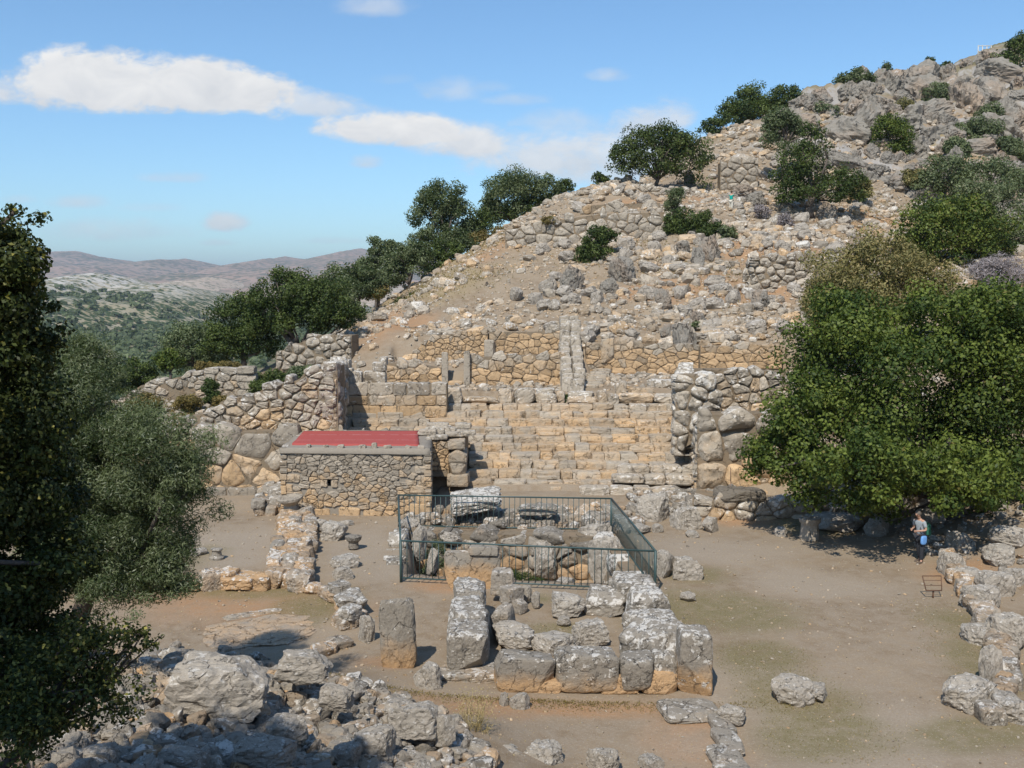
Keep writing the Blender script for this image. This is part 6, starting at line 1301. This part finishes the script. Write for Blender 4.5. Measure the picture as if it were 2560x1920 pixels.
# near trees at the left
def near_tree(label, lobes, kind, n, leaf, base, fork, r0, seed, flatl, puff, exf, nlimb, name='tree', npuff=None, inner=.25, cat='tree'):
    th = thing(name, base, label, cat); mb = MB(); cen = crown(mb, [(np.array(c), a) for c, a in lobes], n, leaf, leaf * flatl, seed, puff, exf=exf, ragged=.5, inner=inner, npuff=npuff); mb.build('crown', LM[kind], th)
    mb = MB(); wood(mb, base, fork, cen, r0, np.random.default_rng(seed), nlimb); mb.build('trunk', M['bark'], th); return th
def lp(u, v, Y, ru, rv, ry=None): c = W(u, v, Y); s = Y / 1000; return (tuple(c), (ru * s, (ry or ru * s), rv * s))
bz = zt1(-7.2, 9.3)
near_tree('near holm oak darkening the whole left edge, some yellow leaves', [lp(-60, 300, 9.5, 100, 100), lp(-70, 440, 9.5, 135, 120), lp(-60, 600, 9.2, 115, 120), lp(2, 258, 9.3, 46, 46), lp(-150, 380, 10, 120, 130, 1.6), lp(12, 330, 9.6, 46, 70), lp(16, 430, 9.6, 46, 80), lp(15, 560, 9.4, 60, 90), lp(10, 690, 9.0, 62, 80), lp(35, 480, 10.2, 50, 80), lp(30, 620, 10.0, 50, 70)],
          'holm', 230000, .05, (-7.2, 9.3, bz), (-6.9, 9.3, bz + 1.6), .17, 130, .66, .22, .09, 26, npuff=60, inner=.3)
near_tree('silvery olive tree leaning into the picture left of the hut', [lp(150, 455, 18.8, 58, 50), lp(108, 500, 19, 74, 92), lp(160, 520, 18.8, 50, 72), lp(120, 560, 18.8, 74, 52), lp(70, 420, 19.5, 62, 66), lp(85, 370, 19.8, 40, 36), lp(180, 475, 18.6, 30, 40), lp(155, 578, 18.4, 40, 32), lp(90, 460, 19.6, 70, 80), lp(60, 560, 19.4, 60, 60)],
          'olive', 220000, .085, (-9.2, 19.6, zt1(-9.2, 19.6)), (-8.4, 19.4, zt1(-9.2, 19.6) + 1.6), .2, 131, .22, .25, .16, 22, npuff=56, inner=.3)
near_tree('yellowing leafy branch of a low bush above the foreground heap', [lp(105, 645, 8.6, 50, 32), lp(60, 680, 8.4, 66, 50), lp(90, 700, 8.4, 52, 36), lp(25, 730, 8.0, 64, 48), lp(140, 640, 8.7, 20, 18)],
          'holm', 9500, .042, (-4.7, 8.3, zt1(-4.7, 8.3)), (-4.2, 8.4, zt1(-4.7, 8.3) + .5), .05, 132, .66, .3, .30, 20, name='bush', npuff=26, cat='bush')
bz = zt1(-8.6, .8)
near_tree('tall shade oak standing left of the viewpoint, outside the picture', [((-8.2, 1.6, 14.0), (3.2, 2.8, 2.0)), ((-9.8, .4, 12.6), (3.2, 3.0, 2.4)), ((-6.6, 2.2, 12.6), (2.2, 2.2, 1.8))], 'holm', 16000, .16, (-8.6, .8, bz), (-8.4, 1.0, bz + 3), .26, 133, .7, .3, .05, 20, npuff=40, inner=.3)
# dry thistle
th = thing('dry_thistle', tuple(G(470, 752)), 'straw coloured dry thistle at the foot of the shrine', 'dry plant')
mb = MB(); r_ = np.random.default_rng(140); b0 = G(470, 756)
for k in range(34):
    a_ = r_.uniform(0, 6.28); tip = np.array([b0.x + math.cos(a_) * r_.uniform(.05, .42) + .12, b0.y + math.sin(a_) * .3, r_.uniform(.5, 1.35)]); mid = (np.array(b0) * .5 + tip * .5) + r_.normal(0, .06, 3)
    bend_tube(mb, [np.array([b0.x + r_.normal(0, .05), b0.y + r_.normal(0, .05), -.05]), mid, tip], .008, .004, 4)
    for q in range(7):
        s = tip + (mid - tip) * r_.random() * .8; e = s + r_.normal(0, .09, 3); tube(mb, s, e, .004, .002, 4)
mb.build('stems', LM['dry'], th)
mb = MB(); c = np.array([[b0.x + .12, b0.y, .95]]) + r_.normal(0, 1, (900, 3)) * [.22, .18, .26]; leaves(mb, c, r_.normal(size=(900, 3)), .045, .012, r_, r_.random(900), r_.random(900) * .3); mb.build('leaves', LM['dry'], th)
# grass and weeds that nobody could count
def tufts(n, fn, L, seed, label, kind, name='grass', hgt=.08):
    r_ = np.random.default_rng(seed); X, Y_, k = fn(r_, n); Z = zt(X, Y_); mb = MB(); n2 = len(X)
    C_ = np.column_stack([X, Y_, Z + hgt * r_.random(n2)]); N_ = r_.normal(size=(n2, 3)); N_[:, 2] *= .4; leaves(mb, C_, N_, L, L * .3, r_, r_.random(n2), r_.random(n2) * .4); o = mb.build(name, LM[kind], origin=None); tag(o, label, None, None, 'stuff')
def ingreen(spots):
    def fn(r_, n):
        k = r_.integers(len(spots), size=n); S_ = np.array([(G(u, v).x, G(u, v).y, rx, ry) for u, v, rx, ry in spots])[k]
        a_ = r_.uniform(0, 6.28, n); q = np.sqrt(r_.random(n)) * 1.0; return S_[:, 0] + np.cos(a_) * q * S_[:, 2], S_[:, 1] + np.sin(a_) * q * S_[:, 3], np.ones(n)
    return fn
tufts(9000, ingreen([(725, 612, 3.0, 2.0), (670, 608, 1.6, 2.2), (955, 618, 1.4, 2.0), (975, 660, 1.1, 2.4), (765, 660, 1.4, 1.4), (830, 735, 1.6, 1.3), (318, 608, 1.4, 1.8), (815, 528, 1.6, 1.4), (560, 632, 1.2, .8), (790, 690, 1.4, 1.4)]), .04, 150, 'short sparse weeds in green patches on the square', 'khaki', hgt=.03)
tufts(7000, lambda r_, n: (lambda Y_: (r_.uniform(-.56, .56, n) * Y_, Y_, np.ones(n)))(18 + 25 * r_.random(n)), .045, 153, 'sparse dry stalks and leaf litter on the trodden square', 'dry', name='litter', hgt=.02)
tufts(2600, lambda r_, n: (r_.normal(0, 1.0, n) * 3 + 0.5, 22.2 - np.abs(r_.normal(0, .25, n)), np.ones(n)), .06, 154, 'dry grass blades along the foot of the shrine wall', 'mustard', name='grass', hgt=.06)
def dryg(spots):
    def fn(r_, n):
        k = r_.integers(len(spots), size=n); S_ = np.array([(W(u, v, Y).x, Y, rx, ry) for u, v, Y, rx, ry in spots])[k]
        return S_[:, 0] + r_.normal(0, .5, n) * S_[:, 2], S_[:, 1] + r_.normal(0, .5, n) * S_[:, 3], np.ones(n)
    return fn
tufts(14000, dryg([(150, 420, 54, 5, 4), (210, 400, 58, 4, 3), (180, 430, 51, 4, 3), (120, 440, 50, 4, 3)]), .16, 151, 'dry brown grass on the slope behind the left bastion', 'mustard', name='dry_grass', hgt=.22)
tufts(9000, dryg([(450, 290, 77, 5, 5), (480, 248, 88, 4, 4), (380, 300, 80, 5, 4), (880, 215, 92, 6, 5), (940, 215, 92, 6, 6), (900, 250, 82, 6, 5), (1000, 290, 70, 6, 6), (640, 250, 82, 8, 6), (720, 290, 74, 8, 6)]), .2, 152, 'dry grass tufts between the stones of the hill', 'mustard', name='dry_grass', hgt=.2)

# scrub of the valley and the near hill, far too much to count
def far_scrub():
    r_ = np.random.default_rng(160); mb = MB(); n = 5200
    Y_ = 140 + 1100 * r_.random(n) ** 1.25; X = (r_.uniform(-.56, -.02, n)) * Y_
    zh = near_hill(X, Y_); zg = zt_base(X, Y_); Z = np.maximum(np.where(Y_ > 190, zh, -999), zg)
    keep = r_.random(n) < .35 + 1.1 * (fbm2(X, Y_, 60, 3, 91) + .3) * np.clip((18 - Z) / 30, .15, 1); X, Y_, Z = X[keep], Y_[keep], Z[keep]
    for x, y, z in zip(X, Y_, Z):
        R = r_.uniform(1.2, 3.4) * (1 + y / 1500); m = 26; q = r_.normal(size=(m, 3)); q /= np.linalg.norm(q, axis=1)[:, None]; q[:, 2] = np.abs(q[:, 2])
        leaves(mb, np.array([x, y, z]) + q * [R, R, R * .8] * r_.uniform(.7, 1.05, (m, 1)), q + r_.normal(0, .3, (m, 3)), R * .95, R * .8, r_, np.clip(r_.random() * .6 + r_.normal(0, .2, m), 0, 1), np.zeros(m))
    o = mb.build('valley_scrub', LM['hazy']); tag(o, 'countless round bushes dotted over the valley and the near hill', None, None, 'stuff')
far_scrub()
# ------------------------------------------------------------ people
def flat_mat(name, c, rough=.8, c2=None, sc=20):
    m, t = new_mat(name); P = t.n('ShaderNodeNewGeometry').outputs['Position']; n = t.noise(P, sc, 4, .6)
    finish(t, t.mix(n, tuple(q * .8 for q in c), c2 or tuple(min(1, q * 1.15) for q in c)), rough, n, .3, .01, .25); return m
PM = dict(skin=flat_mat('skin', (.50, .30, .21), .6), grey=flat_mat('grey_cotton', (.33, .37, .40)), dark=flat_mat('dark_cloth', (.035, .038, .045)), hair=flat_mat('dark_hair', (.05, .035, .025)), shoe=flat_mat('brown_leather', (.12, .09, .07)),
          green=flat_mat('dark_green_nylon', (.03, .14, .09)), blue=flat_mat('blue_nylon', (.16, .36, .72)), teal=flat_mat('teal_cotton', (.0, .30, .24)), cream=flat_mat('cream_cotton', (.62, .58, .48)), white=flat_mat('grey_hair', (.16, .14, .12)), black=flat_mat('black_plastic', (.015, .015, .017), .4))
def skin(name, chains, mat, parent, sub=2):
    """chains: lists of (x, y, z, radius); points that coincide are welded. First point is the root"""
    vs, es, rad, key = [], [], [], {}
    for ch in chains:
        prev = None
        for p in ch:
            k = tuple(round(q, 4) for q in p[:3])
            if k not in key: key[k] = len(vs); vs.append(p[:3]); rad.append(p[3] if isinstance(p[3], tuple) else (p[3], p[3]))
            if prev is not None and prev != key[k]: es.append((prev, key[k]))
            prev = key[k]
    me = bpy.data.meshes.new(name); me.from_pydata(vs, es, []); o = bpy.data.objects.new(name, me); C.objects.link(o)
    md = o.modifiers.new('s', 'SKIN'); md.use_smooth_shade = True; md.branch_smoothing = .6
    if not me.skin_vertices: me.skin_vertices.new(name='')
    for i, r in enumerate(rad): me.skin_vertices[0].data[i].radius = r; me.skin_vertices[0].data[i].use_root = (i == 0)
    sb = o.modifiers.new('u', 'SUBSURF'); sb.levels = sub; sb.render_levels = sub
    bpy.context.view_layer.update(); dg = bpy.context.evaluated_depsgraph_get(); me2 = bpy.data.meshes.new_from_object(o.evaluated_get(dg)); me2.name = name
    o.modifiers.clear(); o.data = me2; me2.materials.clear(); me2.materials.append(mat)
    for p in me2.polygons: p.use_smooth = True
    if parent: o.parent = parent
    return o
def ell(name, c, r, mat, parent, amp=.0, seed=1, res=8, p=2.1, rx=0, ry=0, rz=0):
    v, f = stone(*r, p, amp, seed, res); v = rot(v, rx, ry, rz) + np.array(c); mb = MB(); mb.add(v, f)
    parent_o = parent['_o'] if parent is not None and '_o' in parent else None
    if parent is not None:
        old = list(parent_o); parent['_o'] = [0, 0, 0]; o = mb.build(name, mat, parent); parent['_o'] = old; return o
    return mb.build(name, mat)
def hand(w, d, sgn, curl=.5):
    """five fingers as chains: w wrist point, d direction of the hand"""
    w = np.array(w); d = np.array(d, float); d /= np.linalg.norm(d); s = np.cross(d, [0, 1, .2]); s /= np.linalg.norm(s); n = np.cross(s, d); palm = w + d * .075; ch = []
    for k, ln in enumerate((.07, .08, .075, .06)):
        b = palm + s * (k - 1.5) * .021; m = b + d * ln * .5; e = m + (d * (1 - curl) + n * sgn * curl) * ln * .55; ch.append([(*palm, .026), (*b, .0105), (*m, .0095), (*e, .008)])
    t0 = w + d * .03 - s * .028; t1 = t0 + (d * .6 - s * .8) * .035; t2 = t1 + (d * .9 + n * sgn * .4) * .03; ch.append([(*(w + d * .02), .026), (*t0, .014), (*t1, .0115), (*t2, .009)])
    return [(*w, .026), (*palm, .026)], ch
def person(loc, rz, label, shirt, trous, hairm, armL, armR, lean=0.0, stride=.1, headpitch=0.0, scale=1.0, group=None):
    th = thing('person', loc, label, 'person', group); th.rotation_euler = (0, 0, rz); th.scale = (scale,) * 3
    hp = (0, 0, .93); ch_ = (0, -lean * .5, 1.22); nk = (0, -lean, 1.46); hd = (0, -lean - .02 - headpitch * .5, 1.60)
    def leg(s): return [(0, 0, .93, .13), (s * .095, 0, .87, .10), (s * .10, -stride * s * .5 - .02, .48, .058), (s * .10, -stride * s + .02, .09, .04), (s * .11, -stride * s - .06, .04, .04), (s * .12, -stride * s - .17, .03, .032)]
    def arm(s, el, wr): return [(0, -lean * .85, 1.40, .10), (s * .17, -lean * .9, 1.39, .055), (*el, .040), (*wr, .027)]
    hL, fL = hand(armL[1], np.array(armL[1]) - np.array(armL[0]), 1); hR, fR = hand(armR[1], np.array(armR[1]) - np.array(armR[0]), -1)
    torso = [(*hp, .13), (*ch_, .125), (0, -lean * .85, 1.40, .10), (*nk, .052), (0, hd[1] + .015, 1.56, .06), (*hd, .085), (0, hd[1] - .01, 1.68, .075)]
    nose = [(*hd, .085), (0, hd[1] - .075 - .01, 1.60 - headpitch * .1, .022), (0, hd[1] - .105, 1.59 - headpitch * .1, .012)]
    earL = [(*hd, .085), (.08, hd[1] + .01, 1.60, .016)]; earR = [(*hd, .085), (-.08, hd[1] + .01, 1.60, .016)]
    body = skin('body', [torso, nose, earL, earR, leg(1), leg(-1), arm(1, *armL), arm(-1, *armR), hL, hR] + fL + fR, PM['skin'], th)
    skin('shirt', [[(0, .0, .90, (.165, .135)), (0, -lean * .5, 1.22, (.16, .135)), (0, -lean * .85, 1.40, (.13, .11)), (0, -lean, 1.455, .068)], [(0, -lean * .85, 1.40, (.13, .11)), (.175, -lean * .9, 1.385, .072), (*(np.array((.175, -lean * .9, 1.385)) * .25 + np.array(armL[0]) * .75), .058)],
                   [(0, -lean * .85, 1.40, (.13, .11)), (-.175, -lean * .9, 1.385, .072), (*(np.array((-.175, -lean * .9, 1.385)) * .25 + np.array(armR[0]) * .75), .058)]], PM[shirt], th)
    def tl(s): return [(0, 0, .93, .15), (s * .098, 0, .85, .115), (s * .10, -stride * s * .5 - .02, .48, .080), (s * .10, -stride * s + .02, .12, .062)]
    skin('trousers', [tl(1), tl(-1)], PM[trous], th)
    for s in (1, -1): ell('shoe', (s * .11, -stride * s - .075, .045), (.05, .13, .05), PM['shoe'], th, p=2.6)
    ell('hair', (0, hd[1] + .022, 1.648), (.094, .10, .088), PM[hairm], th, amp=.1)
    for s in (1, -1): ell('eye', (s * .032, hd[1] - .080, 1.615), (.011, .008, .008), PM['black'], th, res=4)
    ell('mouth', (0, hd[1] - .080, 1.545), (.022, .006, .006), PM['hair'], th, res=4)
    return th
p = G(920, 563)
rzp = math.radians(-62)      # the figure's front (-y) turned to the left of the picture
p1 = person((p.x, p.y, 0), rzp, 'visitor in grey t-shirt and dark trousers with head bowed under the big oak', 'grey', 'dark', 'white', ((.24, -.06, 1.12), (.12, -.28, 1.10)), ((-.24, -.06, 1.12), (-.12, -.28, 1.12)), lean=.10, stride=.09, headpitch=.12, scale=1.08)
def loc2w(o, v): return Matrix.Translation(o.location) @ Matrix.Rotation(o.rotation_euler[2], 4, 'Z') @ Vector(v)
bp = loc2w(p1, (0, .19, 1.02)); th = thing('backpack', tuple(bp), 'dark green backpack worn by the visitor under the oak', 'backpack'); th.rotation_euler = (0, 0, rzp)
ell('body', (0, .04, .13), (.15, .12, .25), PM['green'], th, amp=.05, p=3.5, res=12); ell('pocket', (0, .16, .02), (.11, .05, .12), PM['green'], th, p=3.5)
for s in (1, -1): skin('strap', [[(s * .09, .0, .30, .016), (s * .10, -.12, .44, .016), (s * .10, -.28, .38, .016), (s * .10, -.33, .2, .016), (s * .12, -.24, .0, .016), (s * .12, -.06, -.1, .014)]], PM['dark'], th, 1)
bg = loc2w(p1, (.20, -.10, .86)); th = thing('shoulder_bag', tuple(bg), 'light blue bag hanging at the hip of the visitor under the oak', 'bag'); th.rotation_euler = (0, 0, rzp)
ell('body', (0, 0, .0), (.05, .13, .16), PM['blue'], th, amp=.06, p=3.2, res=12); skin('strap', [[(0, .06, .14, .012), (-.06, .03, .35, .012), (-.14, .02, .56, .012)], [(0, -.08, .14, .012), (-.10, -.09, .36, .012), (-.14, .02, .56, .012)]], PM['dark'], th, 1)
q = hit(731, 209.5, 80)
p2 = person((q.x, q.y, q.z - .12), math.radians(150), 'climber in teal shirt and cream trousers high on the hill, raising a camera', 'teal', 'cream', 'hair', ((.26, -.16, 1.30), (.06, -.26, 1.54)), ((-.26, -.16, 1.30), (-.06, -.26, 1.54)), lean=.04, stride=.08, scale=1.0)
cpz = loc2w(p2, (0, -.33, 1.58)); th = thing('camera_body', tuple(cpz), 'black camera held up by the climber in the teal shirt', 'camera'); th.rotation_euler = p2.rotation_euler
ell('body', (0, 0, 0), (.065, .025, .042), PM['black'], th, p=8); ell('lens', (0, -.05, 0), (.03, .04, .03), PM['black'], th, p=3)
# ------------------------------------------------------------ small things
m_, t_ = new_mat('rusty_metal'); P = t_.n('ShaderNodeNewGeometry').outputs['Position']; finish(t_, t_.mix(t_.noise(P, 20, 4, .7), (.10, .055, .035), (.20, .12, .08)), .8); M['rust'] = m_
p = G(933, 597); th = thing('sign_frame', (p.x, p.y, 0), 'empty rusty metal sign frame on a short post by the stone row', 'sign frame')
mb = MB(); boxbar(mb, (p.x, p.y, -.1), (p.x, p.y, .22), .04, .04); mb.build('post', M['rust'], th)
mb = MB(); w = .24
pts = [(p.x - w, p.y - .05, .22), (p.x + w, p.y - .05, .22), (p.x + w + .05, p.y + .15, .62), (p.x - w - .05, p.y + .15, .62)]
for i in range(4): boxbar(mb, pts[i], pts[(i + 1) % 4], .025, .025)
for f_ in (.35, .7): a_ = np.array(pts[0]) * (1 - f_) + np.array(pts[3]) * f_; b_ = np.array(pts[1]) * (1 - f_) + np.array(pts[2]) * f_; boxbar(mb, a_, b_, .015, .015)
boxbar(mb, (p.x - w, p.y - .05, .22), (p.x + w, p.y - .05, .22), .03, .03); mb.build('frame', M['rust'], th)
b = W(730, 495, 42.4); mb = MB(); bend_tube(mb, [(b.x, b.y, b.z - .3), (b.x + .02, b.y, b.z + .6), (b.x, b.y, b.z + 1.2)], .022, .015); bend_tube(mb, [(b.x, b.y, b.z + .65), (b.x - .2, b.y, b.z + .66)], .012, .01); o = mb.build('iron_rod', M['rust']); tag(o, 'thin rusty rod standing against the ochre stones of the right bastion', 'iron rod')
th = thing('viewing_fence', tuple(W(985, 52, 152)), 'tiny pale fence frame on the summit skyline', 'fence')
mb = MB(); a = W(978, 52, 151); b = W(991, 52, 151); z0 = zt1(a.x, a.y)
for k in range(4): q_ = a.lerp(b, k / 3); boxbar(mb, (q_.x, q_.y, z0 - .8), (q_.x, q_.y, z0 + 1.6), .09, .09)
for h_ in (.7, 1.5): boxbar(mb, (a.x, a.y, z0 + h_), (b.x, b.y, z0 + h_), .09, .09)
mb.build('rails', PM['cream'], th)
def ground_at(u, v, Y):
    return W(u, v, Y)
th = thing('greenhouse', tuple(W(169, 279, 5200)), 'long white shed far away on the mauve hillside', 'shed')
mb = MB(); c = W(169, 279, 5200); Lx, Ly, Hh = 36, 24, 9
v = [(c.x - Lx, c.y, c.z - 25), (c.x + Lx, c.y, c.z - 25), (c.x + Lx, c.y + Ly, c.z - 25), (c.x - Lx, c.y + Ly, c.z - 25), (c.x - Lx, c.y, c.z + Hh), (c.x + Lx, c.y, c.z + Hh), (c.x + Lx, c.y + Ly, c.z + Hh + 6), (c.x - Lx, c.y + Ly, c.z + Hh + 6)]
mb.add(v, [(0, 1, 5, 4), (1, 2, 6, 5), (2, 3, 7, 6), (3, 0, 4, 7), (4, 5, 6, 7)]); mb.build('walls', flat_mat('white_sheet', (.8, .8, .8)), th, smooth=False)
# ------------------------------------------------------------ haze
HZ = True
if HZ:
    me = bpy.data.meshes.new('haze'); bm = bmesh.new(); bmesh.ops.create_cube(bm, size=1); bm.to_mesh(me); bm.free()
    hz = bpy.data.objects.new('haze', me); C.objects.link(hz); hz.scale = (30500, 27500, 560); hz.location = (0, 4000, -110 + 280 - 30)
    mh = bpy.data.materials.new('haze_air'); mh.use_nodes = True; th_ = NT(mh.node_tree)
    pv = th_.n('ShaderNodeVolumePrincipled'); pv.inputs['Color'].default_value = (.80, .90, 1.0, 1); pv.inputs['Density'].default_value = .0001; pv.inputs['Anisotropy'].default_value = .2
    oo = th_.n('ShaderNodeOutputMaterial'); th_.link(pv.outputs[0], oo.inputs['Volume']); me.materials.append(mh); tag(hz, 'thin blue haze in the distant air', None, None, 'stuff')
for t__ in THINGS:
    if '_o' in t__: del t__['_o']
for o in list(bpy.data.objects):
    if '_o' in o: del o['_o']
